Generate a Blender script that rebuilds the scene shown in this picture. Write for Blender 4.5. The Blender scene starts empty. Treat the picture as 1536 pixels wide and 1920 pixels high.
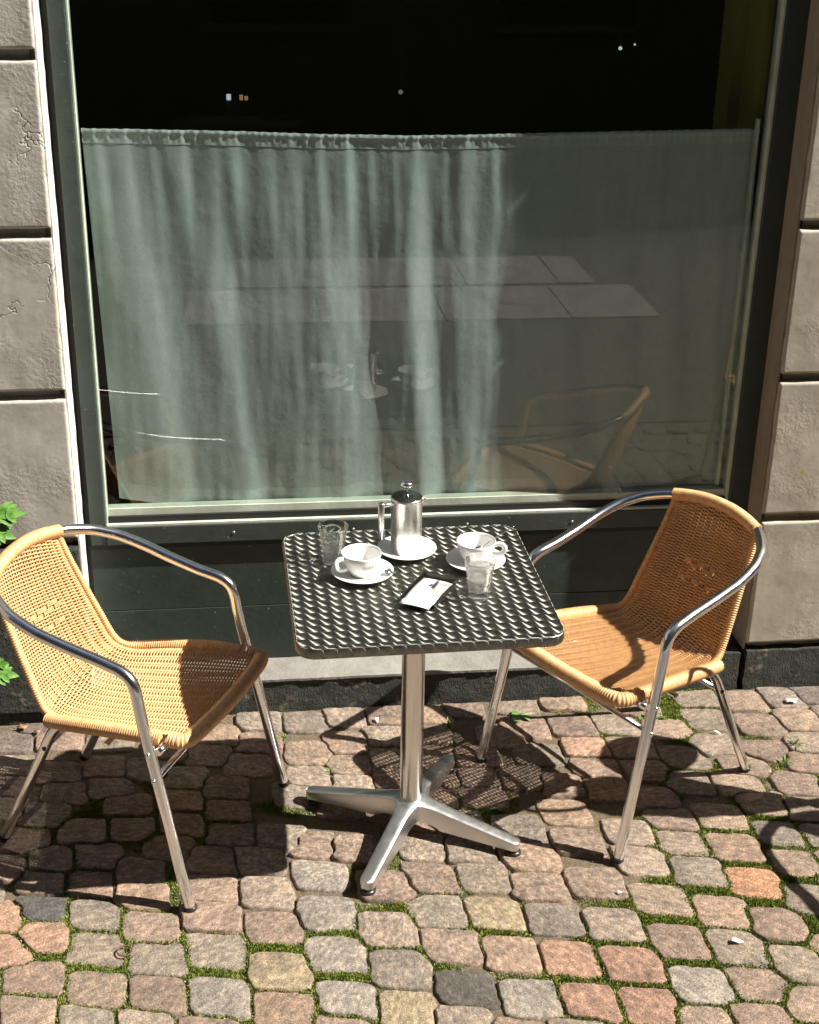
import bpy, math, random
import numpy as np
from mathutils import Vector, noise, Matrix
random.seed(7); rng = np.random.default_rng(7)
C = bpy.context.scene.collection
SC = bpy.context.scene
PI = math.pi

# ------------------------------------------------------------------ camera, sky, sun, exposure
cam_d = bpy.data.cameras.new("camera"); cam = bpy.data.objects.new("camera", cam_d); C.objects.link(cam)
SC.camera = cam
yaw, pitch, roll = 0.12385, 0.4216, 0.01752
f = Vector((math.sin(yaw)*math.cos(pitch), math.cos(yaw)*math.cos(pitch), -math.sin(pitch)))
r0 = Vector((math.cos(yaw), -math.sin(yaw), 0)); u0 = r0.cross(f)
rr = math.cos(roll)*r0 + math.sin(roll)*u0; uu = -math.sin(roll)*r0 + math.cos(roll)*u0
M = Matrix((( rr.x, uu.x, -f.x, -0.38521), (rr.y, uu.y, -f.y, -2.96351), (rr.z, uu.z, -f.z, 2.22835), (0, 0, 0, 1)))
cam.matrix_world = M
cam_d.sensor_fit = 'VERTICAL'; cam_d.sensor_height = 36.0; cam_d.sensor_width = 28.8
cam_d.lens = 2651.55/1920*36.0
cam_d.clip_start = 0.05; cam_d.clip_end = 200

SUN_AZ = math.radians(12.8)      # light travels towards -x and a little towards the wall (+y)
SUN_EL = math.radians(47.3)
to_sun = Vector((math.cos(SUN_EL)*math.cos(SUN_AZ), -math.cos(SUN_EL)*math.sin(SUN_AZ), math.sin(SUN_EL)))
W = bpy.data.worlds.new("World"); SC.world = W; W.use_nodes = True
nt = W.node_tree; nt.nodes.clear()
sky = nt.nodes.new('ShaderNodeTexSky'); sky.sky_type = 'NISHITA'; sky.sun_disc = False; sky.air_density = .75; sky.dust_density = .3
sky.sun_elevation = SUN_EL; sky.sun_rotation = math.atan2(to_sun.x, to_sun.y)
bg = nt.nodes.new('ShaderNodeBackground'); bg.inputs[1].default_value = 0.05
wo = nt.nodes.new('ShaderNodeOutputWorld')
nt.links.new(sky.outputs[0], bg.inputs[0]); nt.links.new(bg.outputs[0], wo.inputs[0])
sd = bpy.data.lights.new("sun", 'SUN'); sun = bpy.data.objects.new("sun", sd); C.objects.link(sun)
sd.energy = 5.0; sd.angle = math.radians(0.5); sd.color = (1.0, 0.94, 0.83)
sun.rotation_euler = to_sun.to_track_quat('Z', 'Y').to_euler(); sun.location = (6, -2, 8)
SC.view_settings.view_transform = 'Standard'; SC.view_settings.look = 'None'
SC.view_settings.exposure = 1.26; SC.view_settings.gamma = 1.0; SC.view_settings.use_curve_mapping = False
SC.render.engine = 'CYCLES'
SC.cycles.use_denoising = True
SC.cycles.max_bounces = 10; SC.cycles.diffuse_bounces = 3; SC.cycles.transparent_max_bounces = 16; SC.cycles.transmission_bounces = 10
SC.cycles.sample_clamp_indirect = 6.0

# ------------------------------------------------------------------ helpers
def tag(o, label=None, cat=None, group=None, kind=None):
    if label: o['label'] = label
    if cat: o['category'] = cat
    if group: o['group'] = group
    if kind: o['kind'] = kind
    return o
def thing(name, label, cat, loc=(0, 0, 0), rz=0, group=None):
    o = bpy.data.objects.new(name, None); C.objects.link(o); o.empty_display_size = .05
    o.location = loc; o.rotation_euler = (0, 0, rz)
    return tag(o, label, cat, group)
class MB:
    """collects geometry for one mesh"""
    def __init__(s): s.v = []; s.f = []; s.sm = []
    def add(s, v, fcs, smooth=True):
        n = len(s.v); s.v.extend([tuple(p) for p in v]); s.f.extend([tuple(i+n for i in q) for q in fcs]); s.sm.extend([smooth]*len(fcs)); return s
    def box(s, x0, x1, y0, y1, z0, z1, smooth=False):
        v = [(x, y, z) for z in (z0, z1) for y in (y0, y1) for x in (x0, x1)]
        return s.add(v, [(0, 2, 3, 1), (4, 5, 7, 6), (0, 1, 5, 4), (2, 6, 7, 3), (0, 4, 6, 2), (1, 3, 7, 5)], smooth)
    def tube(s, P, r, n=12, closed=False, caps=True, smooth=True, flat=1.0):
        P = np.array(P, float); m = len(P)
        if np.isscalar(r): r = np.full(m, r)
        r = np.array(r, float)
        if closed: T = np.roll(P, -1, 0)-np.roll(P, 1, 0)
        else: T = np.gradient(P, axis=0)
        T /= np.linalg.norm(T, axis=1)[:, None]+1e-12
        a = np.array([0, 0, 1.]) if abs(T[0, 2]) < .9 else np.array([1., 0, 0])
        N = np.cross(T[0], a); N /= np.linalg.norm(N); V = []
        ang = np.arange(n)*2*PI/n
        for i in range(m):
            N = N-T[i]*N.dot(T[i]); N /= np.linalg.norm(N); B = np.cross(T[i], N)
            V.append(P[i]+r[i]*(np.cos(ang)[:, None]*N+flat*np.sin(ang)[:, None]*B))
        V = np.concatenate(V); F = []
        for i in range(m if closed else m-1):
            j = (i+1) % m
            for k in range(n): F.append((i*n+k, i*n+(k+1) % n, j*n+(k+1) % n, j*n+k))
        s.add(V, F, smooth)
        if caps and not closed:
            b = len(s.v)-len(V); s.f += [tuple(b+k for k in range(n))[::-1], tuple(b+(m-1)*n+k for k in range(n))]; s.sm += [False, False]
        return s
    def lathe(s, prof, n=40, c=(0, 0, 0), smooth=True):
        """prof: list of (r,z); r=0 ends are closed"""
        V = []; F = []; idx = []
        for (r, z) in prof:
            if r < 1e-6: idx.append([len(V)]); V.append((c[0], c[1], c[2]+z))
            else:
                idx.append(list(range(len(V), len(V)+n)))
                V += [(c[0]+r*math.cos(2*PI*k/n), c[1]+r*math.sin(2*PI*k/n), c[2]+z) for k in range(n)]
        for a, b in zip(idx[:-1], idx[1:]):
            for k in range(n):
                k2 = (k+1) % n
                if len(a) == 1 and len(b) == 1: continue
                if len(a) == 1: F.append((a[0], b[k2], b[k]))
                elif len(b) == 1: F.append((a[k], a[k2], b[0]))
                else: F.append((a[k], a[k2], b[k2], b[k]))
        return s.add(V, F, smooth)
    def build(s, name, mat=None, parent=None, auto=None):
        me = bpy.data.meshes.new(name); me.from_pydata(s.v, [], s.f)
        me.polygons.foreach_set('use_smooth', s.sm)
        if mat: me.materials.append(mat)
        me.update()
        o = bpy.data.objects.new(name, me); C.objects.link(o)
        if parent: o.parent = parent
        return o
def bevel(o, w, seg=2, ang=30):
    m = o.modifiers.new('bevel', 'BEVEL'); m.width = w; m.segments = seg; m.limit_method = 'ANGLE'; m.angle_limit = math.radians(ang)
    return o
def spline(P, n=10):
    P = np.array(P, float); Q = np.vstack([2*P[0]-P[1], P, 2*P[-1]-P[-2]]); o = []
    for i in range(1, len(Q)-2):
        a, b, c, d = Q[i-1:i+3]
        for t in np.linspace(0, 1, n, endpoint=False):
            o.append(.5*(2*b+(c-a)*t+(2*a-5*b+4*c-d)*t*t+(3*b-a-3*c+d)*t**3))
    o.append(P[-1]); return np.array(o)
def resample(P, step=None, n=None):
    P = np.array(P, float); L = np.r_[0, np.cumsum(np.linalg.norm(np.diff(P, axis=0), axis=1))]
    if n is None: n = max(3, int(round(L[-1]/step))+1)
    t = np.linspace(0, L[-1], n)
    return np.stack([np.interp(t, L, P[:, k]) for k in range(P.shape[1])], 1)
def copy_tree(o, parent=None):
    c = o.copy(); C.objects.link(c)
    if parent: c.parent = parent
    for ch in list(o.children): copy_tree(ch, c)
    return c

# ------------------------------------------------------------------ materials
def mat(name, base=(.5, .5, .5), rough=.5, metal=0., **k):
    m = bpy.data.materials.new(name); m.use_nodes = True
    b = m.node_tree.nodes['Principled BSDF']
    b.inputs['Base Color'].default_value = (*base, 1); b.inputs['Roughness'].default_value = rough; b.inputs['Metallic'].default_value = metal
    for kk, v in k.items(): b.inputs[kk].default_value = v
    return m
class NT:
    def __init__(s, m): s.t = m.node_tree; s.b = s.t.nodes.get('Principled BSDF')
    def n(s, ty, **k):
        x = s.t.nodes.new(ty)
        for a, v in k.items(): setattr(x, a, v)
        return x
    def l(s, a, b): s.t.links.new(a, b)
    def pos(s): return s.n('ShaderNodeNewGeometry').outputs['Position']
    def obj(s): return s.n('ShaderNodeTexCoord').outputs['Object']
    def noise(s, vec, scale, detail=3, rough=.55, out='Fac'):
        x = s.n('ShaderNodeTexNoise'); x.inputs['Scale'].default_value = scale; x.inputs['Detail'].default_value = detail; x.inputs['Roughness'].default_value = rough
        s.l(vec, x.inputs['Vector']); return x.outputs[out]
    def ramp(s, fac, stops):
        x = s.n('ShaderNodeValToRGB'); e = x.color_ramp.elements
        while len(e) < len(stops): e.new(.5)
        for i, (p, c) in enumerate(stops): e[i].position = p; e[i].color = (*c, 1) if len(c) == 3 else c
        s.l(fac, x.inputs[0]); return x.outputs[0]
    def mix(s, fac, a, b, mode='MIX'):
        x = s.n('ShaderNodeMix'); x.data_type = 'RGBA'; x.blend_type = mode
        for sock, v in ((x.inputs[0], fac), (x.inputs[6], a), (x.inputs[7], b)):
            if hasattr(v, 'links') or hasattr(v, 'is_linked'): s.l(v, sock)
            else: sock.default_value = v if not isinstance(v, tuple) else (*v, 1)
        return x.outputs[2]
    def math(s, op, a, b=None, c=None):
        x = s.n('ShaderNodeMath'); x.operation = op
        for i, v in enumerate((a, b, c)):
            if v is None: continue
            if hasattr(v, 'is_linked'): s.l(v, x.inputs[i])
            else: x.inputs[i].default_value = v
        return x.outputs[0]
    def bump(s, h, dist, strength=1., prev=None):
        x = s.n('ShaderNodeBump'); x.inputs['Distance'].default_value = dist; x.inputs['Strength'].default_value = strength
        s.l(h, x.inputs['Height'])
        if prev: s.l(prev, x.inputs['Normal'])
        return x.outputs[0]
G3 = lambda v: (v, v, v)

def stone_material():
    m = mat('granite', rough=.8); t = NT(m); p = t.pos()
    oi = t.n('ShaderNodeObjectInfo')
    base = oi.outputs['Color']
    big = t.noise(p, 16, 4, .6); mid = t.noise(p, 95, 4, .7); fine = t.noise(p, 420, 2, .6)
    c = t.mix(.8, base, t.ramp(big, [(.3, G3(.62)), (.5, G3(1)), (.72, (1.25, 1.2, 1.15))]), 'MULTIPLY')
    c = t.mix(.95, c, t.ramp(mid, [(.30, (.55, .53, .50)), (.47, G3(.95)), (.56, G3(1.12)), (.70, (1.7, 1.62, 1.52))]), 'MULTIPLY')
    vein = t.ramp(t.noise(p, 48, 5, .8), [(.44, G3(.78)), (.5, G3(1.0)), (.58, (1.35, 1.32, 1.28))])
    c = t.mix(.8, c, vein, 'MULTIPLY')
    c = t.mix(.9, c, t.ramp(fine, [(.3, (.45, .43, .42)), (.5, G3(1)), (.7, (1.6, 1.6, 1.55))]), 'MULTIPLY')
    # lichen / sandy wear
    w = t.ramp(t.noise(p, 34, 6, .75), [(.58, G3(0)), (.7, G3(1))])
    c = t.mix(t.math('MULTIPLY', w, .35), c, (.30, .26, .21))
    t.l(c, t.b.inputs['Base Color'])
    b1 = t.bump(t.noise(p, 30, 7, .7), .007, .8); b2 = t.bump(t.noise(p, 170, 5, .75), .005, .9, b1)
    t.l(b2, t.b.inputs['Normal'])
    t.l(t.ramp(mid, [(.3, G3(.9)), (.8, G3(.6))]), t.b.inputs['Roughness'])
    return m
M_STONE = stone_material()

def joint_material():
    m = mat('joint_soil', rough=.95); t = NT(m); p = t.pos()
    at = t.n('ShaderNodeAttribute', attribute_name='moss')
    sand = t.ramp(t.noise(p, 260, 4, .8), [(.3, (.06, .047, .03)), (.5, (.16, .125, .08)), (.7, (.30, .24, .155))])
    moss = t.ramp(t.noise(p, 300, 3, .8), [(.3, (.035, .05, .008)), (.55, (.09, .12, .02)), (.75, (.17, .19, .05))])
    t.l(t.mix(at.outputs['Fac'], sand, moss), t.b.inputs['Base Color'])
    t.l(t.bump(t.noise(p, 240, 5, .8), .008, 1.0, t.bump(t.noise(p, 30, 3, .6), .01, .7)), t.b.inputs['Normal'])
    return m
M_JOINT = joint_material()

def plaster(name, c1, c2, bscale=1., stain=None):
    m = mat(name, rough=.85); t = NT(m); p = t.pos()
    a = t.noise(p, 3.2, 5, .65); b = t.noise(p, 28, 5, .7)
    c = t.mix(t.ramp(a, [(.35, G3(0)), (.65, G3(1))]), c1, c2)
    c = t.mix(.55, c, t.ramp(b, [(.3, G3(.72)), (.5, G3(1)), (.75, G3(1.16))]), 'MULTIPLY')
    sp = t.ramp(t.noise(p, 70, 3, .6), [(.68, G3(1)), (.74, (.45, .4, .3))])
    c = t.mix(.5, c, sp, 'MULTIPLY')
    # vertical rain streaks
    mp = t.n('ShaderNodeMapping'); mp.inputs['Scale'].default_value = (26, 26, 1.6); t.l(p, mp.inputs[0])
    c = t.mix(.35, c, t.ramp(t.noise(mp.outputs[0], 1., 4, .6), [(.35, (.7, .68, .6)), (.6, G3(1))]), 'MULTIPLY')
    if stain: c = t.mix(t.ramp(t.noise(p, 9, 6, .8), [(.60, G3(0)), (.68, G3(.8))]), c, stain)
    t.l(c, t.b.inputs['Base Color'])
    # rough trowelled patches against smoother paint, and a few cracks
    rough_patch = t.ramp(t.noise(p, 5, 3, .5), [(.45, G3(.12)), (.60, G3(1))])
    h = t.math('MULTIPLY', t.noise(p, 90, 5, .6), rough_patch)
    n1 = t.bump(h, .0022*bscale, .8, t.bump(t.noise(p, 9, 3, .5), .004*bscale, .5))
    vo = t.n('ShaderNodeTexVoronoi'); vo.feature = 'DISTANCE_TO_EDGE'; vo.inputs['Scale'].default_value = 3.4
    wv = t.n('ShaderNodeVectorMath'); wv.operation = 'MULTIPLY_ADD'
    nc = t.noise(p, 6, 4, .6, 'Color'); t.l(nc, wv.inputs[0]); wv.inputs[1].default_value = (.35, .35, .35); t.l(p, wv.inputs[2]); t.l(wv.outputs[0], vo.inputs['Vector'])
    cr = t.ramp(vo.outputs['Distance'], [(0, G3(0)), (.012, G3(1))])
    gate = t.ramp(t.noise(p, 2.6, 3, .6), [(.60, G3(1)), (.66, G3(0))])
    crk = t.math('MAXIMUM', cr, gate)
    n2 = t.bump(crk, .004, .8, n1)
    t.l(n2, t.b.inputs['Normal'])
    return m
M_WALL = plaster('painted_plaster', (.52, .505, .475), (.43, .415, .385))
M_WALLR = plaster('painted_plaster_warm', (.47, .445, .385), (.385, .36, .305), stain=(.30, .27, .11))
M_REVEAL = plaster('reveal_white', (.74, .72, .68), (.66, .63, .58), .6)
M_REVEAL_SHADED = plaster('reveal_shaded_brown', (.34, .28, .21), (.28, .23, .17), .6)  # shade on the right reveal is put into this brown
M_LEDGE = plaster('ledge_paint', (.25, .24, .225), (.175, .17, .155), 1.8, stain=(.20, .19, .17))
def dark_stone():
    m = mat('plinth_dark', rough=.75); t = NT(m); p = t.pos()
    a = t.noise(p, 14, 6, .7)
    c = t.ramp(t.noise(p, 90, 4, .7), [(.3, (.016, .019, .016)), (.6, (.045, .050, .042)), (.8, (.10, .10, .085))])
    c = t.mix(t.ramp(a, [(.57, G3(0)), (.63, G3(1))]), c, (.17, .155, .10))
    t.l(c, t.b.inputs['Base Color'])
    n1 = t.bump(a, .03, .8)
    mp = t.n('ShaderNodeMapping'); mp.inputs['Scale'].default_value = (1, 1, .35); t.l(p, mp.inputs[0])
    t.l(t.bump(t.noise(mp.outputs[0], 190, 4, .7), .008, 1., n1), t.b.inputs['Normal'])
    return m
M_PLINTH = dark_stone()
def painted_metal(name, col, rough=.38, wear=(.12, .13, .12), amt=.5):
    m = mat(name, col, rough); t = NT(m); p = t.pos()
    mp = t.n('ShaderNodeMapping'); mp.inputs['Scale'].default_value = (2.2, 14, 14); t.l(p, mp.inputs[0])
    sc = t.ramp(t.noise(mp.outputs[0], 9, 6, .8), [(.63, G3(0)), (.70, G3(amt))])
    dust = t.ramp(t.noise(p, 7, 5, .6), [(.3, G3(.75)), (.7, G3(1.35))])
    c = t.mix(.8, t.mix(sc, col, wear), dust, 'MULTIPLY')
    chips = t.ramp(t.noise(p, 120, 2, .5), [(.745, G3(0)), (.77, G3(.8))])
    c = t.mix(chips, c, (.35, .33, .27))
    t.l(c, t.b.inputs['Base Color'])
    t.l(t.ramp(t.noise(p, 24, 5, .7), [(.3, G3(rough-.08)), (.7, G3(rough+.22))]), t.b.inputs['Roughness'])
    t.l(t.bump(t.noise(p, 55, 4, .6), .0015, .6), t.b.inputs['Normal'])
    return m
M_GREEN = painted_metal('frame_green_paint', (.034, .047, .042), .42)
M_PANEL = painted_metal('panel_green_paint', (.021, .033, .026), .5, (.085, .09, .075), .6)
M_DARKSTRIP = mat('strip_black', (.010, .011, .010), .7)
M_BEAD = painted_metal('bead_edge_pale_green', (.46, .52, .44), .4, (.42, .44, .40), .3)
M_SCREW = mat('screw_steel', (.5, .5, .48), .4, .8)

def chrome(name, col=(.90, .90, .91), rough=.15, scr=.08):
    m = mat(name, col, rough, 1.0); t = NT(m); p = t.obj()
    t.l(t.ramp(t.noise(p, 40, 6, .7), [(.35, G3(rough)), (.75, G3(rough+scr))]), t.b.inputs['Roughness'])
    mp = t.n('ShaderNodeMapping'); mp.inputs['Scale'].default_value = (1, 1, .06); t.l(p, mp.inputs[0])
    t.l(t.bump(t.noise(mp.outputs[0], 900, 2, .5), .0002, .5, t.bump(t.noise(p, 35, 2, .5), .0008, .35)), t.b.inputs['Normal'])
    return m
M_CHROME = chrome('polished_aluminium')
M_COLUMN = chrome('column_aluminium', (.74, .73, .71), .16, .12)
M_PRESS = chrome('brushed_steel', (.80, .78, .75), .26, .08)
M_CAST = chrome('cast_aluminium', (.66, .67, .68), .34, .12)
M_TRAY = chrome('dark_steel', (.30, .29, .27), .12, .08)
M_RUBBER = mat('black_rubber', (.015, .015, .015), .45)

def wicker():
    m = mat('wicker_resin', (.60, .32, .135), .42); t = NT(m); p = t.obj()
    c = t.ramp(t.noise(p, 70, 4, .7), [(.3, (.51, .275, .115)), (.5, (.635, .365, .165)), (.72, (.72, .45, .23))])
    c = t.mix(.5, c, t.ramp(t.noise(p, 9, 4, .6), [(.35, G3(.82)), (.65, G3(1.1))]), 'MULTIPLY')
    t.l(c, t.b.inputs['Base Color'])
    t.b.inputs['Specular IOR Level'].default_value = .45
    t.l(t.bump(t.noise(p, 1200, 2, .5), .0003, .5), t.b.inputs['Normal'])
    return m
M_WICKER = wicker()

def swirl():
    """spot-turned stainless steel: overlapping brushed discs, each cell brushed in circles about its own centre"""
    m = mat('spotted_steel', (.42, .42, .39), .60, 1.0); t = NT(m)
    sp = t.n('ShaderNodeSeparateXYZ'); t.l(t.obj(), sp.inputs[0])
    P = .0300
    def cell(x, off): return t.math('FRACT', t.math('ADD', t.math('DIVIDE', x, P), off))
    fx = cell(sp.outputs[0], 100.2); fy = cell(sp.outputs[1], 100.3)
    # disc centre low in the right corner: the visible part is one crescent, as where discs overlap
    dx = t.math('SUBTRACT', fx, .22); dy = t.math('SUBTRACT', fy, .92)
    tx = dx
    cb = t.n('ShaderNodeCombineXYZ'); t.l(tx, cb.inputs[0]); t.l(dy, cb.inputs[1]); cb.inputs[2].default_value = 0
    nm = t.n('ShaderNodeVectorMath'); nm.operation = 'NORMALIZE'; t.l(cb.outputs[0], nm.inputs[0])
    r = t.math('SQRT', t.math('ADD', t.math('MULTIPLY', dx, dx), t.math('MULTIPLY', dy, dy)))
    # per-cell dish: brushed disc slightly hollow
    t.l(nm.outputs[0], t.b.inputs['Tangent'])
    t.b.inputs['Anisotropic'].default_value = 1.0
    t.b.inputs['Roughness'].default_value = .43
    gr = t.math('SINE', t.math('MULTIPLY', r, 170))
    
    edge = t.ramp(t.noise(t.obj(), 60, 5, .7), [(.35, (.14, .14, .125)), (.65, (.34, .34, .31))])
    t.l(t.mix(.7, (.25, .25, .225), edge), t.b.inputs['Base Color'])
    gl = t.n('ShaderNodeBsdfAnisotropic'); gl.inputs['Roughness'].default_value = .40; t.l(edge, gl.inputs['Color'])
    mx = t.n('ShaderNodeMixShader'); mx.inputs[0].default_value = .42
    t.l(t.b.outputs[0], mx.inputs[1]); t.l(gl.outputs[0], mx.inputs[2]); t.l(mx.outputs[0], t.t.nodes['Material Output'].inputs[0])
    return m
M_SWIRL = swirl()
def china():
    m = mat('white_china', (.80, .80, .79), .12); m.node_tree.nodes['Principled BSDF'].inputs['Coat Weight'].default_value = .4
    return m
M_CHINA = china()
M_PRINT = mat('grey_print', (.38, .39, .42), .3)
def thin_clear(name, ior, clear):
    m = mat(name, (1, 1, 1), .0, **{'Transmission Weight': 1.0, 'IOR': ior}); t = NT(m)
    tr = t.n('ShaderNodeBsdfTransparent'); mx = t.n('ShaderNodeMixShader'); mx.inputs[0].default_value = clear
    out = t.t.nodes['Material Output']; t.l(t.b.outputs[0], mx.inputs[1]); t.l(tr.outputs[0], mx.inputs[2]); t.l(mx.outputs[0], out.inputs[0]); return m
M_GLASS = thin_clear('clear_glass', 1.46, .46); M_WATER = thin_clear('water', 1.33, .60)
M_PAPER = mat('receipt_paper', (.82, .82, .80), .7)
M_INK = mat('receipt_ink', (.12, .12, .13), .7)
M_BLACK = mat('black_plastic', (.02, .02, .022), .3)
def pane_glass():
    m = bpy.data.materials.new('window_glass'); m.use_nodes = True; t = m.node_tree; t.nodes.clear()
    tr = t.nodes.new('ShaderNodeBsdfTransparent'); tr.inputs[0].default_value = (.87, .93, .895, 1)
    gl = t.nodes.new('ShaderNodeBsdfGlossy'); gl.inputs['Roughness'].default_value = .0; gl.inputs[0].default_value = (1, 1, 1, 1)
    ge = t.nodes.new('ShaderNodeNewGeometry'); fr = t.nodes.new('ShaderNodeVectorMath'); fr.operation = 'DOT_PRODUCT'
    t.links.new(ge.outputs['Incoming'], fr.inputs[0]); t.links.new(ge.outputs['Normal'], fr.inputs[1])
    def mth(op, a, b=0.):
        x = t.nodes.new('ShaderNodeMath'); x.operation = op
        for i, v in enumerate((a, b)):
            if hasattr(v, 'is_linked'): t.links.new(v, x.inputs[i])
            else: x.inputs[i].default_value = v
        return x.outputs[0]
    om = mth('SUBTRACT', 1., mth('ABSOLUTE', fr.outputs['Value']))
    mu = t.nodes.new('ShaderNodeMath'); mu.operation = 'MULTIPLY_ADD'; mu.inputs[1].default_value = 1.05; mu.inputs[2].default_value = .052
    fr = type('o', (), {'outputs': [mth('POWER', om, 5.)]})
    mx = t.nodes.new('ShaderNodeMixShader'); o = t.nodes.new('ShaderNodeOutputMaterial')
    t.links.new(fr.outputs[0], mu.inputs[0]); t.links.new(mu.outputs[0], mx.inputs[0]); t.links.new(tr.outputs[0], mx.inputs[1]); t.links.new(gl.outputs[0], mx.inputs[2]); t.links.new(mx.outputs[0], o.inputs[0])
    return m
M_PANE = pane_glass()
def cloth(name, col, opaque):
    m = bpy.data.materials.new(name); m.use_nodes = True; t = NT(m); T = m.node_tree; T.nodes.clear()
    tc = t.n('ShaderNodeTexCoord').outputs['Object']
    cn = t.ramp(t.noise(tc, 900, 2, .7), [(.3, tuple(c*.72 for c in col)), (.7, tuple(min(1, c*1.25) for c in col))])
    mp = t.n('ShaderNodeMapping'); mp.inputs['Scale'].default_value = (1, 1, 4); t.l(tc, mp.inputs[0])
    cn = t.mix(.4, cn, t.ramp(t.noise(tc, 18, 5, .7), [(.35, G3(.85)), (.65, G3(1.1))]), 'MULTIPLY')
    bp = t.bump(t.noise(tc, 20, 4, .6), .004, .6)
    d = t.n('ShaderNodeBsdfDiffuse'); tl = t.n('ShaderNodeBsdfTranslucent'); tp = t.n('ShaderNodeBsdfTransparent')
    t.l(cn, d.inputs[0]); t.l(cn, tl.inputs[0]); t.l(bp, d.inputs['Normal'])
    m1 = t.n('ShaderNodeMixShader'); m1.inputs[0].default_value = .22; t.l(d.outputs[0], m1.inputs[1]); t.l(tl.outputs[0], m1.inputs[2])
    m2 = t.n('ShaderNodeMixShader'); m2.inputs[0].default_value = opaque; t.l(tp.outputs[0], m2.inputs[1]); t.l(m1.outputs[0], m2.inputs[2])
    o = t.n('ShaderNodeOutputMaterial'); t.l(m2.outputs[0], o.inputs[0]); return m
M_CLOTH = cloth('sage_linen', (.53, .61, .62), .95)
M_HEM = cloth('sage_linen_double', (.57, .65, .66), .98)
def leafm(name, c1, c2):
    m = mat(name, c1, .5); t = NT(m); p = t.pos()
    t.l(t.ramp(t.noise(p, 55, 3, .6), [(.35, c1), (.65, c2)]), t.b.inputs['Base Color'])
    t.b.inputs['Subsurface Weight'].default_value = 0
    return m
M_LEAF = leafm('fresh_leaf', (.05, .15, .02), (.12, .27, .045))
M_WEED = leafm('weed_leaf', (.07, .15, .03), (.13, .24, .05))
M_MOSS = leafm('moss_green', (.06, .12, .012), (.24, .25, .05))
M_DRY = leafm('dead_leaf', (.22, .09, .04), (.36, .17, .08))
M_ASPHALT = mat('asphalt', (.035, .035, .035), .9)

# ------------------------------------------------------------------ ground
# sett centres seen in the photograph (mm in the ground plane, letter = odd colour)
SRC = "-989,-244,p -905,-225,d -776,-265, -648,-322, -972,-363,p -887,-322,p -763,-375, -625,-417, -504,-289, -493,-409, -892,-465, -750,-514,n -618,-543, -892,-562, -487,-561,g -250,-43, -157,-69, -242,-164,g -376,-219, -502,-193, -359,-344, -237,-308,g -84,-222, -98,-379, -352,-492,b -222,-451,g -341,-617, -207,-597,g -81,-510, -78,-639,b 25,-80, 131,-108, 30,-201, 154,-208, 286,-151, 282,-261, 281,-30, 27,-328, 161,-345,b 297,-379, 44,-446, 178,-486, 301,-512,r 54,-589,k 195,-632,g 315,-657,r 422,-261, 428,-413, 417,-98, 563,-70, 564,-188, 676,-123, 686,-244, 807,-160, 946,-235, 813,-299,o 568,-337,n 701,-394, 813,-450, 929,-372, 571,-489, 693,-519, 820,-586, 439,-548,r 578,-633,g 708,-646, 797,-710, 444,-683,r -375,546, -246,525, -124,546, -11,538, 117,524, 217,561, -380,432, -242,369, -133,409, -241,247, -135,291, -131,207, -279,168, -328,-7, 378,567, 521,572, 386,439, 524,432, 652,434, 538,317,p 397,301, 540,223, 308,396, 411,29, 924,551, 1065,523, 1191,526, 1285,533, 734,514, 796,393, 921,435, 1068,385, 1195,402, 902,297, 666,308, 800,250, 1039,257, 1179,280, 957,196, 777,127, 907,107, 1072,99, 680,194, 662,62, 949,15, 1053,-25, 812,-33,n 679,-27, 947,-116, -1071,496, -995,577, -1055,382, -939,495, -795,482, -802,348, -917,331, -635,416, -521,384, -492,475,"
cent = []
for tk in SRC.split():
    a, b, c = tk.split(','); cent.append((float(a)/1000, float(b)/1000, c))
rows_ref = [(.18, -.62, -14.7), (.69, -.39, -24), (.69, -.24, -23), (.29, -.23, -11), (-.78, -.27, -18), (.59, .42, -6), (1.06, .42, -7), (-.63, -.47, -24), (-.23, -.36, -8), (-.25, .55, 0), (.17, -.48, -14), (.57, -.6, -20), (-.9, .5, -2), (1.5, -.6, -24), (-1.3, -.8, -22)]
RX = np.array(rows_ref)
def row_ang(x, y):
    w = 1/(((x-RX[:, 0])**2+(y-RX[:, 1])**2)**1.2+.01); return math.radians(float((w*RX[:, 2]).sum()/w.sum()))
def frame_at(x, y):
    a = row_ang(x, y)*.35+math.radians(-7)*.5; return np.array([math.cos(a), math.sin(a)]), np.array([math.sin(math.radians(3)), math.cos(math.radians(3))])*np.array([-1, 1])
HX, HY = .066, .055
pts = [(a, b) for a, b, _ in cent]
X0, X1, Y0, Y1 = -1.62, 2.02, -1.22, .585
k = 0; y = Y1-.05
while y > Y0:
    x = X0+.06*(k % 2)
    while x < X1:
        cx, cy = x+rng.uniform(-.012, .012), y+rng.uniform(-.008, .008)+math.tan(row_ang(x, y))*0
        ok = True
        for (a, b) in pts:
            dx, dy = abs(a-cx), abs(b-cy)
            if dx < .16 and dy < .13 and ((dx/.108)**4+(dy/.088)**4) < 1: ok = False; break
        if ok: pts.append((cx, cy)); cent.append((cx, cy, ''))
        x += .021
    y -= .026; k += 1
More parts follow.
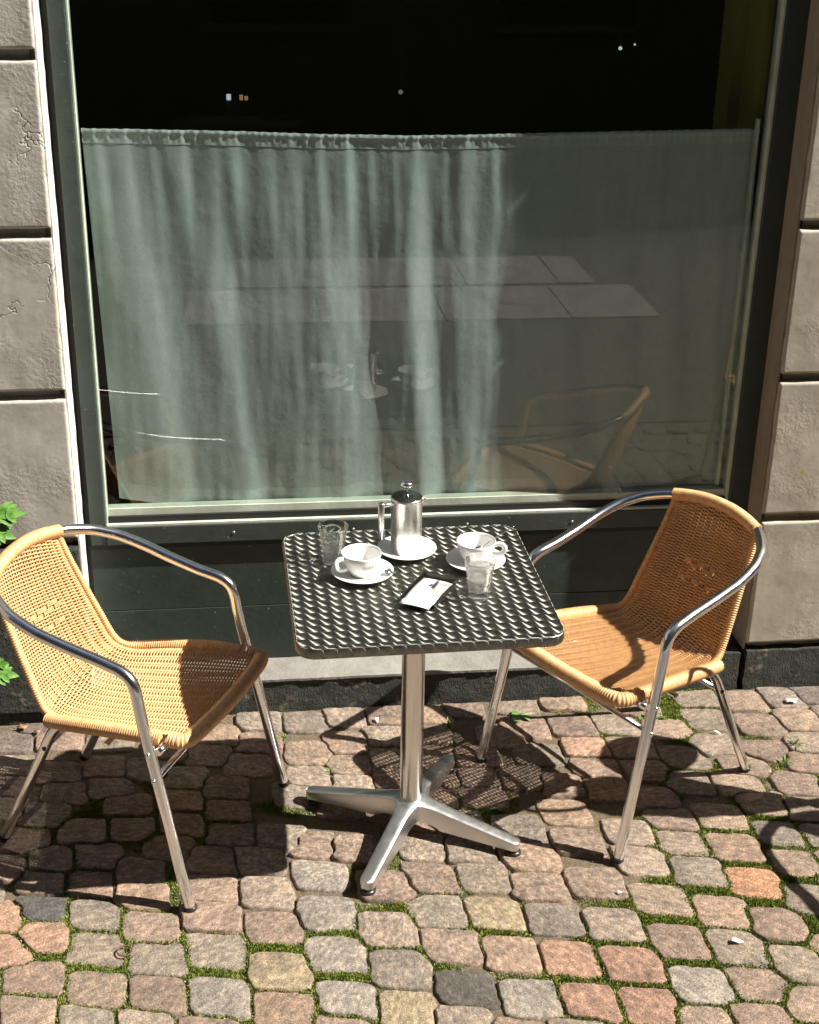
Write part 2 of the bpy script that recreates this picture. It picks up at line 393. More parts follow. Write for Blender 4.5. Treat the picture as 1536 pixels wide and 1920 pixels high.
# relax only the filled-in ones a little is unnecessary; label raster
RES = .0035
gx = np.arange(X0-.05, X1+.05, RES); gy = np.arange(Y0-.05, .605, RES)
best = np.full((len(gy), len(gx)), 9.); lab = np.full(best.shape, -1, int)
for i, (cx, cy, _) in enumerate(cent):
    e1, e2 = frame_at(cx, cy); Mi = np.linalg.inv(np.stack([e1, e2], 1))
    ix0, ix1 = np.searchsorted(gx, (cx-.17, cx+.17)); iy0, iy1 = np.searchsorted(gy, (cy-.15, cy+.15))
    A, B = np.meshgrid(gx[ix0:ix1]-cx, gy[iy0:iy1]-cy)
    a = np.abs(Mi[0, 0]*A+Mi[0, 1]*B)/HX; b = np.abs(Mi[1, 0]*A+Mi[1, 1]*B)/HY
    d = (a**7+b**7)**(1/7)
    s = best[iy0:iy1, ix0:ix1]; l = lab[iy0:iy1, ix0:ix1]; mk = (d < s) & (d < (1.17 if cy < -.15 else 1.09))
    s[mk] = d[mk]; l[mk] = i
lab[gy > .592, :] = -1
def lab_at(x, y):
    i = int((y-gy[0])/RES+.5); j = int((x-gx[0])/RES+.5)
    if 0 <= i < len(gy) and 0 <= j < len(gx): return lab[i, j]
    return -1
ground = MB().add([(-30, -14, -.016), (30, -14, -.016), (30, .75, -.016), (-30, .75, -.016)], [(0, 1, 2, 3)]).build('ground', M_JOINT)
tag(ground, kind='structure')
PAL = {'d': (.060, .061, .064), 'k': (.062, .059, .054), 'g': (.152, .140, .130), 'p': (.225, .146, .112), 'o': (.26, .145, .083), 'r': (.190, .118, .090), 'b': (.175, .148, .102), 'n': (.160, .128, .102)}
COM = [(.160, .124, .102), (.155, .115, .096), (.170, .132, .106), (.148, .126, .106), (.163, .136, .116), (.140, .108, .092), (.176, .130, .100), (.134, .118, .104)]
NA = 26
polys = []
ctr_order = []
for i, (cx, cy, ty) in enumerate(cent):
    rad = []
    jw = random.uniform(.0015, .0045) if (cy < .2 and cx > -.5) else random.uniform(.0018, .005) if cy < .2 else random.uniform(.001, .0035)
    for q in range(NA*2):
        th = 2*PI*q/(NA*2); r = .01
        while r < .12 and lab_at(cx+r*math.cos(th), cy+r*math.sin(th)) == i: r += .0015
        rad.append(r-.0015)
    rad = np.array(rad); sm = .7*rad+.15*(np.roll(rad, 1)+np.roll(rad, -1)); sm = sm[::2]
    P = np.array([(cx+r*math.cos(2*PI*q/NA), cy+r*math.sin(2*PI*q/NA)) for q, r in enumerate(sm)])
    c0 = P.mean(0); D = P-c0; L = np.linalg.norm(D, axis=1)[:, None]
    P = c0+D*np.clip((L-jw)/L, .3, 1); P += rng.normal(0, .0009, P.shape)
    polys.append((c0, P))
    ctr_order.append(i)
# the 300 nearest to the middle of the view are single setts, the rest one mesh of further paving
order = sorted(range(len(cent)), key=lambda i: abs(cent[i][0]-.1)/1.3+abs(cent[i][1]+.05)/.75)
single = set(order[:298])
def sett(mb, c0, P, h=None, tilt=None):
    n = len(P); rz = random.uniform(-.003, .003) if h is None else h
    tx, ty = (random.uniform(-.03, .03), random.uniform(-.03, .03))
    V = []
    for sc, z in ((1.03, -.024), (1.0, -.0040), (.962, -.0006), (.92, .0000), (.55, .0008)):
        for q in P:
            d = (q-c0)*sc; nz = noise.noise(Vector((q[0]*38, q[1]*38, sc*3)))*.0018
            V.append((c0[0]+d[0]-0, c0[1]+d[1], z+rz+d[0]*tx+d[1]*ty+nz))
    V.append((c0[0], c0[1], .003+rz))
    F = []
    for k in range(4):
        for q in range(n): F.append((k*n+q, k*n+(q+1) % n, (k+1)*n+(q+1) % n, (k+1)*n+q))
    for q in range(n): F.append((4*n+q, 4*n+(q+1) % n, 5*n))
    mb.add(V, F)
far = MB()
for i, (c0, P) in enumerate(polys):
    if i in single:
        mb = MB(); sett(mb, np.array([0., 0.]), P-c0)
        o = mb.build('cobblestone', M_STONE, ground)
        o.location = (c0[0], c0[1], 0)
        ty = cent[i][2]
        c = PAL[ty] if ty in PAL else random.choice(COM)
        k = random.uniform(.90, 1.12)*1.40; g = sum(c)/3; c = [v*.9+g*.1 for v in c]; o.color = (c[0]*k*1.06, c[1]*k*.99, c[2]*k*.92, 1)
    else: sett(far, c0, P)
def quad_sett(mb, x0, x1, y0, y1):
    c = np.array([(x0+x1)/2, (y0+y1)/2]); P = []
    for (sx, sy) in ((-1, -1), (0, -1), (1, -1), (1, 0), (1, 1), (0, 1), (-1, 1), (-1, 0)):
        k = .86 if sx and sy else 1
        P.append(c+np.array([sx*(x1-x0)/2*k, sy*(y1-y0)/2*k]))
    sett(mb, c, np.array(P))
y = .58
while y > -1.3:
    x = -5+random.random()*.1
    while x < 5.5:
        w = random.uniform(.10, .14)
        if not (X0-.04 < x+w/2 < X1+.04 and y-.05 > Y0-.04): quad_sett(far, x, x+w-.01, y-.1, y-.01)
        x += w
    y -= .108
o = far.build('paving_setts', M_STONE, ground); o['kind'] = 'stuff'; o.color = (.14, .115, .10, 1)
# light granite slabs and the carriageway behind the photographer (seen mirrored in the glass)
def slab_mat():
    m = mat('slab_granite', rough=.8); t = NT(m); p = t.pos()
    t.l(t.ramp(t.noise(p, 5, 7, .8), [(.32, (.14, .12, .115)), (.5, (.30, .265, .255)), (.7, (.38, .335, .325))]), t.b.inputs['Base Color']); return m
M_SLAB = slab_mat()
for j, (ya, yb) in enumerate(((-3.72, -3.05), (-4.45, -3.79))):
    x = -.70+.25*j
    while x < 1.7:
        w = random.uniform(.55, .8)
        s = MB().box(x, min(x+w-.012, 1.95-.2*j), ya, yb, -.03, .004).build('granite_slab', M_SLAB, ground); x += w
pav = MB().box(-12, 12, -4.58, -1.42, -.05, -.006).build('pavement', None); tag(pav, kind='structure')
m = mat('worn_paving', rough=.9); t = NT(m); p = t.pos()
t.l(t.ramp(t.noise(p, 4, 8, .8), [(.3, (.050, .047, .043)), (.7, (.085, .078, .070))]), t.b.inputs['Base Color']); t.l(t.bump(t.noise(p, 120, 4, .7), .004, .6), t.b.inputs['Normal']); pav.data.materials.append(m)
road = MB().box(-30, 30, -7.2, -4.6, -.05, -.010).build('road', M_ASPHALT); tag(road, kind='structure')

# moss value shared by the soil sheet and by the tufts
def moss_val(x, y):
    v = .55+.65*noise.noise(Vector((x*2.2+7, y*2.2, .3)))+.5*noise.noise(Vector((x*9, y*9, 2.1)))
    v += .16*max(0, min(1, (-y-.05)*3))-(.42 if y > .15 and x < .55 else .1 if y > .15 else 0)
    if x < -.3 and y < -.1: v -= .02
    return v
st = .011
nx = int((X1-X0)/st)+1; ny = int((.60-Y0)/st)+1
V = []; mv = []
for j in range(ny):
    for i in range(nx):
        x = X0+i*st; y = Y0+j*st
        m_ = max(0, min(1, (moss_val(x, y)-.45)*3.0)); mv.append(m_)
        V.append((x, y, -.0095+.003*m_+.0025*noise.noise(Vector((x*60, y*60, 0)))))
F = [(j*nx+i, j*nx+i+1, (j+1)*nx+i+1, (j+1)*nx+i) for j in range(ny-1) for i in range(nx-1)]
soil = MB().add(V, F).build('joint_soil', M_JOINT); tag(soil, kind='stuff', cat=None); soil.parent = ground
at = soil.data.attributes.new('moss', 'FLOAT', 'POINT'); at.data.foreach_set('value', mv)
# distance of every raster cell to a stone polygon is approximated by label edges
edge = np.zeros(lab.shape, bool)
edge[:, 1:] |= lab[:, 1:] != lab[:, :-1]; edge[1:, :] |= lab[1:, :] != lab[:-1, :]; edge |= lab < 0
ey, ex = np.where(edge)
moss = MB(); mv_v = []; mv_f = []
for (a, b) in zip(ex, ey):
    x, y = gx[a], gy[b]
    if not (-1.1 < x < 1.45 and -.8 < y < .60): continue
    m_ = (moss_val(x, y)-.47)*3.4
    if m_ <= 0: continue
    wid = .0085*min(1, .35+m_*.6)
    for _ in range(int(1+min(1, m_)*5.5+random.random())):
        px, py = x+random.gauss(0, 1)*wid*.62, y+random.gauss(0, 1)*wid*.62
        h = random.uniform(.001, .0045)*(1+.6*min(1, m_)); an = random.uniform(0, PI); w = random.uniform(.0009, .0021)
        lx, ly = random.uniform(-.003, .003), random.uniform(-.003, .003); z0 = -.009+.006*min(1, m_)
        dx, dy = w*math.cos(an), w*math.sin(an); n0 = len(mv_v)
        mv_v += [(px-dx, py-dy, z0), (px+dx, py+dy, z0), (px+lx+dx*.4, py+ly+dy*.4, z0+h), (px+lx-dx*.4, py+ly-dy*.4, z0+h)]
        mv_f.append((n0, n0+1, n0+2, n0+3))
moss.add(mv_v, mv_f, False); mo = moss.build('joint_moss', M_MOSS)
tag(mo, 'low green moss and tiny weeds growing in the joints between the cobblestones', 'moss', kind='stuff')

M_GRIT = mat('grit', (.34, .27, .19), .9)
gr = MB()
for _ in range(5200):
    x, y = random.uniform(-1.1, 1.4), random.uniform(-.8, .585)
    if random.random() < .25:
        x, y = random.gauss(-.27, .035) if random.random() < .4 else x, .585-abs(random.gauss(0, .03))
    on = lab_at(x, y); i_ = int((y-gy[0])/RES+.5); j_ = int((x-gx[0])/RES+.5)
    nearj = edge[max(0, i_-3):i_+4, max(0, j_-3):j_+4].any()
    if not nearj and random.random() < .93: continue
    z = -.006 if nearj else .002
    r_ = random.uniform(.0006, .0019); a_ = random.uniform(0, 6)
    V_ = [(x+r_*math.cos(a_+k*2.09), y+r_*math.sin(a_+k*2.09), z) for k in range(3)]+[(x, y, z+r_*1.3)]
    gr.add(V_, [(0, 1, 3), (1, 2, 3), (2, 0, 3)], False)
go = gr.build('grit', M_GRIT); tag(go, 'sandy grit and crumbs scattered in the joints and on the cobblestones', 'grit', kind='stuff')
# ------------------------------------------------------------------ the building with the shop window
WY = .60; OXL, OXR = -.847, 1.081; FY = .71; GY = .735
bld = thing('shop_building', 'grey painted block wall with dark green shop window behind the cafe table', 'building', (0, WY, 0))
bld_off = Vector((0, -WY, 0))
def bpart(mb, name, m, parent=None):
    o = mb.build(name, m, parent or bld)
    if parent is None: o.location = bld_off
    return o
# recessed backing wall behind the blocks
bpart(MB().box(-6, OXL-.02, .632, .95, -.05, 17), 'wall', M_WALL)
bpart(MB().box(OXR+.02, 7, .632, .95, -.05, 17), 'wall', M_WALLR)
bpart(MB().box(OXL-.02, OXR+.02, .632, .95, 3.05, 17), 'wall', M_WALL)
bpart(MB().box(-6, 7, .95, 1.15, 3.05, 17), 'wall', M_WALL)
Z0, DZ, JT = .1356, .4245, .026
def block(x0, x1, z0, z1, m, yf=WY, seed=0):
    """rusticated block: front face is a fine grid with softened, slightly ragged edges"""
    nx_, nz_ = max(4, int((x1-x0)/.035)), max(4, int((z1-z0)/.035))
    ch = .006; V = []; F = []
    xs = [x0, x0+ch*.35, x0+ch, x0+ch*1.5]+list(np.linspace(x0+ch, x1-ch, nx_)[1:-1])+[x1-ch*1.5, x1-ch, x1-ch*.35, x1]
    zs = [z0, z0+ch*.35, z0+ch, z0+ch*1.5]+list(np.linspace(z0+ch, z1-ch, nz_)[1:-1])+[z1-ch*1.5, z1-ch, z1-ch*.35, z1]
    def e(t, a, b): 
        d = min(t-a, b-t); return 0 if d >= ch-1e-6 else (.0015 if d > 1e-5 else ch)
    for z in zs:
        for x in xs:
            j = noise.noise(Vector((x*14+seed, z*14, 3)))*.003
            jx = jz = 0
            if x in (xs[0], xs[-1]): jx = noise.noise(Vector((z*30, seed, 1)))*.004
            if z in (zs[0], zs[-1]): jz = noise.noise(Vector((x*30, seed, 5)))*.004
            V.append((x+jx, yf+max(e(x, x0, x1), e(z, z0, z1))+j, z+jz))
    a, b = len(xs), len(zs)
    for q in range(b-1):
        for p_ in range(a-1): F.append((q*a+p_, q*a+p_+1, (q+1)*a+p_+1, (q+1)*a+p_))
    mb = MB().add(V, F)
    # side skirts back to the wall
    rim = [i for i in range(a)]+[q*a+a-1 for q in range(1, b)]+[(b-1)*a+i for i in range(a-2, -1, -1)]+[q*a for q in range(b-2, 0, -1)]
    n0 = len(mb.v)
    bk = [(mb.v[i][0], .64, mb.v[i][2]) for i in rim]
    mb.v += bk; L = len(rim)
    for i in range(L):
        mb.f.append((rim[i], n0+i, n0+(i+1) % L, rim[(i+1) % L])); mb.sm.append(False)
    return bpart(mb, 'block', m)
for k in range(0, 7):
    z0 = Z0+k*DZ+JT*.45; z1 = Z0+(k+1)*DZ-JT*.55
    off = .45 if k % 2 else 0
    # left of the opening
    x1 = OXL; 
    for w in ((.62+off, .9, .9, .9)):
        m = M_WALL if k >= 1 else M_PLINTH
        if k == 0: block(x1-w+.02, x1-.003, .03, z1, M_PLINTH, WY-.012, k+x1)
        else: block(x1-w+.02, x1-.003, z0, z1, m, WY, k+x1)
        x1 -= w
    x0 = OXR
    for w in ((.62+off, .9, .9, .9)):
        block(x0+.003, x0+w-.02, z0, z1, M_WALLR, WY, k+x0+9); x0 += w
    if z0 > 3.0:
        pass
# plinth stones right of the opening, ledge and rough plinth under the window, foot of the left wall
def rough_box(name, x0, x1, y0, y1, z0, z1, m, amp=.004, st=.022, parent=None):
    nx_, nz_, ny_ = max(2, int((x1-x0)/st)), max(2, int((z1-z0)/st)), max(2, int((y1-y0)/st))
    mb = MB()
    def patch(o, u, v, nu, nv):
        o, u, v = map(Vector, (o, u, v)); V = []
        for j in range(nv+1):
            for i in range(nu+1):
                p = o+u*(i/nu)+v*(j/nv); q = p*26
                n = Vector((noise.noise(q), noise.noise(q+Vector((9, 3, 1))), noise.noise(q+Vector((2, 8, 5)))))
                V.append(p+n*amp)
        mb.add(V, [(j*(nu+1)+i, j*(nu+1)+i+1, (j+1)*(nu+1)+i+1, (j+1)*(nu+1)+i) for j in range(nv) for i in range(nu)])
    dx, dy, dz = x1-x0, y1-y0, z1-z0
    patch((x0, y0, z0), (dx, 0, 0), (0, 0, dz), nx_, nz_)
    patch((x0, y0, z1), (dx, 0, 0), (0, dy, 0), nx_, ny_)
    patch((x1, y0, z0), (0, dy, 0), (0, 0, dz), ny_, nz_)
    patch((x0, y1, z0), (0, -dy, 0), (0, 0, dz), ny_, nz_)
    return bpart(mb, name, m, parent)
rough_box('plinth_stone', OXR+.006, OXR+.78, WY-.006, .66, -.03, .122, M_PLINTH, .005)
rough_box('plinth_stone', OXR+.80, OXR+1.7, WY-.006, .66, -.03, .122, M_PLINTH, .005)
rough_box('plinth_stone', OXR+1.72, OXR+3.2, WY-.006, .66, -.03, .122, M_PLINTH, .005)
rough_box('plinth_stone', OXR-.085, OXR-.012, WY-.004, .75, -.03, .116, M_PLINTH, .003)
rough_box('plinth_stone', OXL-1.3, OXL+.0, WY-.004, .66, -.03, .026, M_PLINTH, .006)
rough_box('plinth', OXL+.003, OXR-.092, WY, .745, -.03, .093, M_PLINTH, .006, .018)
rough_box('ledge', OXL+.003, OXR-.093, WY-.004, .745, .0935, .101, M_LEDGE, .0014, .016)
# reveals
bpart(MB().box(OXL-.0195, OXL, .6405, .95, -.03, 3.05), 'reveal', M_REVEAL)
bpart(MB().box(OXR, OXR+.0195, .6405, .95, .123, 3.05), 'reveal', M_REVEAL_SHADED)
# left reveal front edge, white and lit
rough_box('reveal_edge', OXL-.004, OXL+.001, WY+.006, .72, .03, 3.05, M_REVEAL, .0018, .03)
rough_box('reveal_edge', OXR-.002, OXR+.004, WY+.012, .72, .123, 3.05, M_REVEAL_SHADED, .0015, .03)

win = MB(); 
window = bpart(MB().box(OXL+.002, OXL+.018, FY+.016, .80, .101, 3.0), 'window', M_DARKSTRIP)   # outer dark strip set back behind the frame, left
def wpart(mb, name, m): return mb.build(name, m, window)
bevel(wpart(MB().box(OXL+.0185, OXL+.062, FY, .80, .4955, 3.0), 'frame', M_GREEN), .003)
bevel(wpart(MB().box(OXL+.062, OXL+.068, FY+.008, .76, .5565, 3.0), 'frame_bead', M_BEAD), .0012)
# right stile, in the shade of the reveal
bevel(wpart(MB().box(OXR-.062, OXR-.001, FY, .80, .4955, 3.0), 'frame', M_GREEN), .003)
bevel(wpart(MB().box(OXR-.070, OXR-.0625, FY+.006, .76, .5565, 3.0), 'frame_bead', M_BEAD), .0012)
bevel(wpart(MB().box(OXR-.094, OXR-.086, GY+.008, .76, .605, 1.66), 'frame_bead', M_BEAD), .0012)
# bottom rail
bevel(wpart(MB().box(OXL+.0625, OXR-.0625, FY-.004, .77, .4965, .552), 'rail', M_GREEN), .0025)
wpart(MB().box(OXL+.064, OXR-.064, FY-.001, FY+.012, .5525, .5585), 'rail_lit_edge', M_BEAD)  # pale strip painted for the sunlit top edge of the rail
wpart(MB().box(OXL+.0685, OXR-.0705, FY+.0125, .765, .553, .577), 'gasket', M_DARKSTRIP)
wpart(MB().box(OXL+.0685, OXR-.0705, GY-.004, .765, .5775, .5985), 'glazing_sill', M_BEAD)
wpart(MB().box(OXL+.0625, OXR-.0625, FY+.0, .80, 2.94, 3.0), 'rail', M_GREEN)
# pane
wpart(MB().add([(OXL+.0685, GY, .585), (OXR-.0705, GY, .585), (OXR-.0705, GY, 2.94), (OXL+.0685, GY, 2.94)], [(0, 1, 2, 3)], False), 'pane', M_PANE)
# panel below
bevel(wpart(MB().box(OXL+.014, OXR-.002, .722, .80, .1015, .2785), 'panel', M_PANEL), .002)
bevel(wpart(MB().box(OXL+.014, OXR-.002, .7228, .80, .2797, .492), 'panel', M_PANEL), .002)
wpart(MB().box(OXL+.014, OXR-.002, .716, .7215, .480, .496), 'panel_shadow_strip', M_DARKSTRIP)  # black strip stands for the overhang shadow under the rail
for x in (-.72, -.43, -.09, .24, .55, .86):
    s = MB().lathe([(0, .0), (.0034, .0), (.0042, .0012), (.0036, .0026), (0, .003)], 12).build('screw', M_SCREW, window)
    s.rotation_euler = (PI/2, 0, 0); s.location = (x, FY-.0035, .524+.002*math.sin(x*9))
# interior of the cafe
M_IN = mat('interior_dark', (.26, .30, .17), .9); M_INFLOOR = mat('interior_floor', (.03, .022, .014), .6)
M_PIER = mat('interior_olive', (.20, .19, .045), .8)
bpart(MB().box(-5, 6, 5.2, 5.3, 0, 3.05), 'interior_wall', M_IN); bpart(MB().box(-5.1, -5, .96, 5.3, 0, 3.05), 'interior_wall', M_IN)
bpart(MB().box(6, 6.1, .96, 5.3, 0, 3.05), 'interior_wall', M_IN)
bpart(MB().box(-5, 6, .9505, 5.3, 3.06, 3.15), 'interior_ceiling', M_IN); bpart(MB().box(-5, 6, .9505, 5.3, -.02, .05), 'interior_floor', M_INFLOOR)
bpart(MB().box(1.005, OXR-.0, .81, .95, .101, 3.05), 'interior_reveal', M_PIER)
bpart(MB().box(.972, 1.25, .951, 1.06, .051, 3.05), 'interior_pier', M_PIER)
# small emissive boxes on a shelf and pendant lamps deep in the room
def lit(name, col, e):
    m = mat(name, col, .4); b = m.node_tree.nodes['Principled BSDF']; b.inputs['Emission Color'].default_value = (*col, 1); b.inputs['Emission Strength'].default_value = e; return m
M_LW = lit('glow_white', (.8, .9, 1), .22); M_LO = lit('glow_orange', (1, .55, .25), .10)
sh = thing('shelf_display', 'dim shelf with small white and orange glowing boxes deep in the dark room', 'shelf', (-.38, 2.95, 1.30))
MB().box(-.25, .25, 0, .14, 0, .02).build('shelf_board', M_IN, sh)
for (a, b_, h, m) in ((-.040, -.022, .020, M_LW), (.012, .026, .017, M_LO), (.032, .046, .012, M_LO)):
    MB().box(a, b_, .0, .03, .10, .10+h).build('glow_box', m, sh)
    MB().box(a+.004, b_-.004, .005, .025, .0205, .0998).build('stem', M_IN, sh)
for (x, y, z, r, e) in ((1.20, 3.0, 1.60, .008, 1.2), (.29, 3.0, 1.425, .010, .25), (1.26, 3.0, 1.615, .005, 1.)):
    L = thing('pendant_lamp', {1.2: 'small round pendant lamp glinting in the dark room at the upper right of the glass', .25: 'faint round pendant lamp glinting in the dark room above the middle of the curtain', 1.: 'tiniest pendant lamp, right of the brighter one in the dark room'}[e], 'lamp', (x, y, z), group='pendant lamps inside')
    MB().lathe([(0, -r), (r*.8, -r*.6), (r, 0), (r*.8, r*.6), (0, r)], 16).build('bulb', lit('bulb_glow', (.7, .85, .9), .25*e), L)
    MB().tube([(0, 0, r), (0, 0, .7), (0, 0, 3.05-z)], .0015, 6).build('cord', M_IN, L)

# ------------------------------------------------------------------ curtain
CXL, CXR = -.768, 1.0
def lerp(a, b, t): return a+(b-a)*t
top_pts = np.array([(-.775, 1.637), (-.44, 1.630), (-.14, 1.620), (.05, 1.616), (.25, 1.618), (.54, 1.624), (1.01, 1.632)])
bot_pts = np.array([(-.75, .612), (-.59, .588), (-.41, .578), (-.21, .580), (-.04, .592), (.0, .584), (.21, .587), (.45, .584), (.61, .570), (.94, .576), (1.03, .600)])
# slope targets across the width: (x centre, half width, slope) of lit flanks and their shadows, low and high on the cloth
low = [(-.70, .03, .10), (-.615, .055, .50), (-.52, .05, .12), (-.43, .035, .30), (-.335, .06, -.16), (-.245, .03, .05), (-.10, .075, .42), (.035, .05, -.30), (.105, .045, .62), (.165, .02, -.35), (.235, .05, .25), (.31, .03, .1), (.42, .07, .05), (.55, .05, .7), (.70, .05, .6), (.84, .05, .6), (.96, .03, .5)]
high = [(-.73, .018, .45), (-.66, .022, .5), (-.59, .020, .35), (-.52, .022, .55), (-.44, .02, .35), (-.385, .02, .5), (-.30, .02, .35), (-.235, .022, .45), (-.165, .02, .5), (-.09, .02, .8), (-.03, .02, .5), (.03, .018, .4), (.095, .03, .6), (.16, .015, .4), (.225, .03, .5), (.30, .02, .4), (.38, .03, .2), (.5, .03, .2), (.62, .03, .2), (.75, .03, .25), (.88, .03, .2)]
NXC = 420; xs = np.linspace(-.78, 1.04, NXC)
def prof(tbl):
    s = np.zeros(NXC)
    for c, w, a in tbl: s += a*np.exp(-((xs-c)/w)**2)
    k = 41; ker = np.hanning(121); ker /= ker.sum()
    loc = np.convolve(np.pad(s, 60, mode='reflect'), ker, 'valid')     # take the local mean away so the cloth stays in its plane
    s = np.maximum(s-loc, -.10); s -= s.mean(); d = np.cumsum(s)*(xs[1]-xs[0]); d -= np.convolve(np.pad(d, 60, mode='reflect'), ker, 'valid')*.9
    return d
dl, dh = prof(low), prof(high)
wig = [(random.uniform(0, 7), random.uniform(20, 60)) for _ in range(6)]
def curtain_pt(u, v):
    """u 0..1 across, v 0 top .. 1 bottom"""
    xt = lerp(-.775, 1.004, u); xb = lerp(-.748, 1.03, u)
    fl = max(0, 1-abs(xt+.45)/.4)*.035*v*v       # the left folds swing out to the right low down
    x = lerp(xt, xb, v)+fl*math.sin(PI*min(1, max(0, (xt+.775)/.75)))
    z0 = np.interp(xt, top_pts[:, 0], top_pts[:, 1]); z1 = np.interp(xb, bot_pts[:, 0], bot_pts[:, 1])
    z = lerp(z0, z1, v)
    xr = xt
    b = min(1, max(0, (v-.04)/.38)); b = b*b*(3-2*b)
    d = (1-b)*np.interp(xr, xs, dh)+b*np.interp(xr+.02*math.sin(v*3+1), xs, dl)
    d *= min(1, .3+v*6)
    d += .004*noise.noise(Vector((x*9, z*4, 1)))+.0012*noise.noise(Vector((x*38, z*7, 4)))
    return (x, .770+d*1.15, z)
NU, NV = 520, 90
def curtain_mesh(v0, v1, nv, off=0.):
    V = []
    for j in range(nv+1):
        for i in range(NU+1):
            p = curtain_pt(i/NU, lerp(v0, v1, j/nv)); V.append((p[0], p[1]-off, p[2]))
    return MB().add(V, [(j*(NU+1)+i, (j+1)*(NU+1)+i, (j+1)*(NU+1)+i+1, j*(NU+1)+i+1) for j in range(nv) for i in range(NU)])
cur = thing('cafe_curtain', 'sheer grey green half curtain gathered on a wire behind the shop window', 'curtain', (0, .768, .58))
def cpart(mb, name, m, par=None):
    o = mb.build(name, m, par or cur); o.location = (0, -.768, -.58) if par is None else (0, 0, 0); return o
cpart(curtain_mesh(.035, .952, NV), 'cloth', M_CLOTH)
cpart(curtain_mesh(.952, 1.0, 5, .0004), 'hem', M_HEM)
V = []; NH = 900                                                       # heading: gathered tube over the wire with small tucks
for j in range(9):
    for i in range(NH+1):
        u = i/NH; v = j/8*.0352; p = curtain_pt(u, v)
        amp = .0010 if u < .66 else .0008
        g = amp*math.sin(u*PI*2*44+2.2*math.sin(u*37))+amp*.6*math.sin(u*PI*2*97+math.sin(u*51)*2)
        bul = .0030*math.sin(PI*min(1, j/3)) if j < 4 else 0
        V.append((p[0], p[1]-.0012-bul+g*min(1, (8-j)/3+.1), p[2]+.0006*math.sin(u*PI*2*60+math.sin(u*21)*3)*(1 if j < 2 else 0)))
cpart(MB().add(V, [(j*(NH+1)+i, (j+1)*(NH+1)+i, (j+1)*(NH+1)+i+1, j*(NH+1)+i+1) for j in range(8) for i in range(NH)]), 'heading', M_HEM)
wire = [(x, .770, float(np.interp(x, top_pts[:, 0], top_pts[:, 1]))-.008) for x in np.linspace(-.784, 1.01, 30)]
cpart(MB().tube(wire, .002, 8), 'wire', M_SCREW)

# ------------------------------------------------------------------ opposite side of the street (only mirrored in the glass)
M_BRICK = mat('far_brick', (.14, .12, .09), .9); M_FWIN = mat('far_window', (.03, .035, .04), .2); M_TRIM = mat('far_trim', (.18, .17, .15), .8)
opp = thing('street_house', 'shaded brick house across the street, only mirrored faintly in the shop window', 'building', (0, -8.2, 0))
MB().box(-16, 16, -4, 0, -.05, 16.5).build('wall', M_BRICK, opp)
MB().box(-16.2, 16.2, -4.2, .25, 16.5, 16.9).build('cornice', M_TRIM, opp)
for sx in (-1, 1):  # unseen end houses added to block low sky light
    e = thing('street_house', 'plain unseen house added to dim the sky at the '+('left' if sx < 0 else 'right')+' end of the street, outside the picture', 'building', (sx*19, -4, 0))
    MB().box(-1, 1, -5, 16, -.05, 15).build('wall', M_BRICK, e); MB().box(-1.1, 1.1, -5.1, 16.1, 15, 15.3).build('cornice', M_TRIM, e)
wp = None
for fl in range(5):
    for i in range(11):
        x = -12.5+i*2.5; z = 1.1+fl*3.1
        if wp is None: wp = MB().box(-.55, .55, .003, .05, 0, 1.8).build('window', M_FWIN, opp); q = wp; MB().box(-.65, .65, .0, .08, -.08, -.003).build('sill', M_TRIM, q)
        else:
            q = wp.copy(); C.objects.link(q); q.parent = opp
            s2 = wp.children[0].copy(); C.objects.link(s2); s2.parent = q
        q.location = (x, 0, z)

# ------------------------------------------------------------------ chairs
def chair_curves():
    E = spline([(.203, -.240, .432), (.207, -.13, .428), (.198, .00, .412), (.186, .095, .395), (.178, .140, .400), (.170, .165, .425), (.163, .195, .49), (.155, .228, .565), (.147, .262, .645), (.142, .283, .706)], 16)
    Mc = spline([(0, -.252, .434), (0, -.13, .408), (0, .00, .388), (0, .095, .380), (0, .150, .392), (0, .190, .428), (0, .222, .49), (0, .250, .565), (0, .278, .645), (0, .297, .728)], 16)
    return E, Mc
E_, M_ = chair_curves()
LE = np.r_[0, np.cumsum(np.linalg.norm(np.diff((E_+M_)/2*np.array([0, 1, 1]), axis=0), axis=1))]
LT = LE[-1]
def srf(u, s):
    e = np.array([np.interp(s, LE, E_[:, k]) for k in range(3)]); m = np.array([np.interp(s, LE, M_[:, k]) for k in range(3)])
    w = abs(u)**2.2
    p = m+(e-m)*w; p[0] = e[0]*u; return p
def srf_n(u, s):
    a = srf(min(1, u+.01), s)-srf(max(-1, u-.01), s); b = srf(u, min(LT, s+.004))-srf(u, max(0, s-.004))
    n = np.cross(a, b); return n/np.linalg.norm(n)
KW = 13; UM = .865
warp_u = np.linspace(-UM, UM, KW)
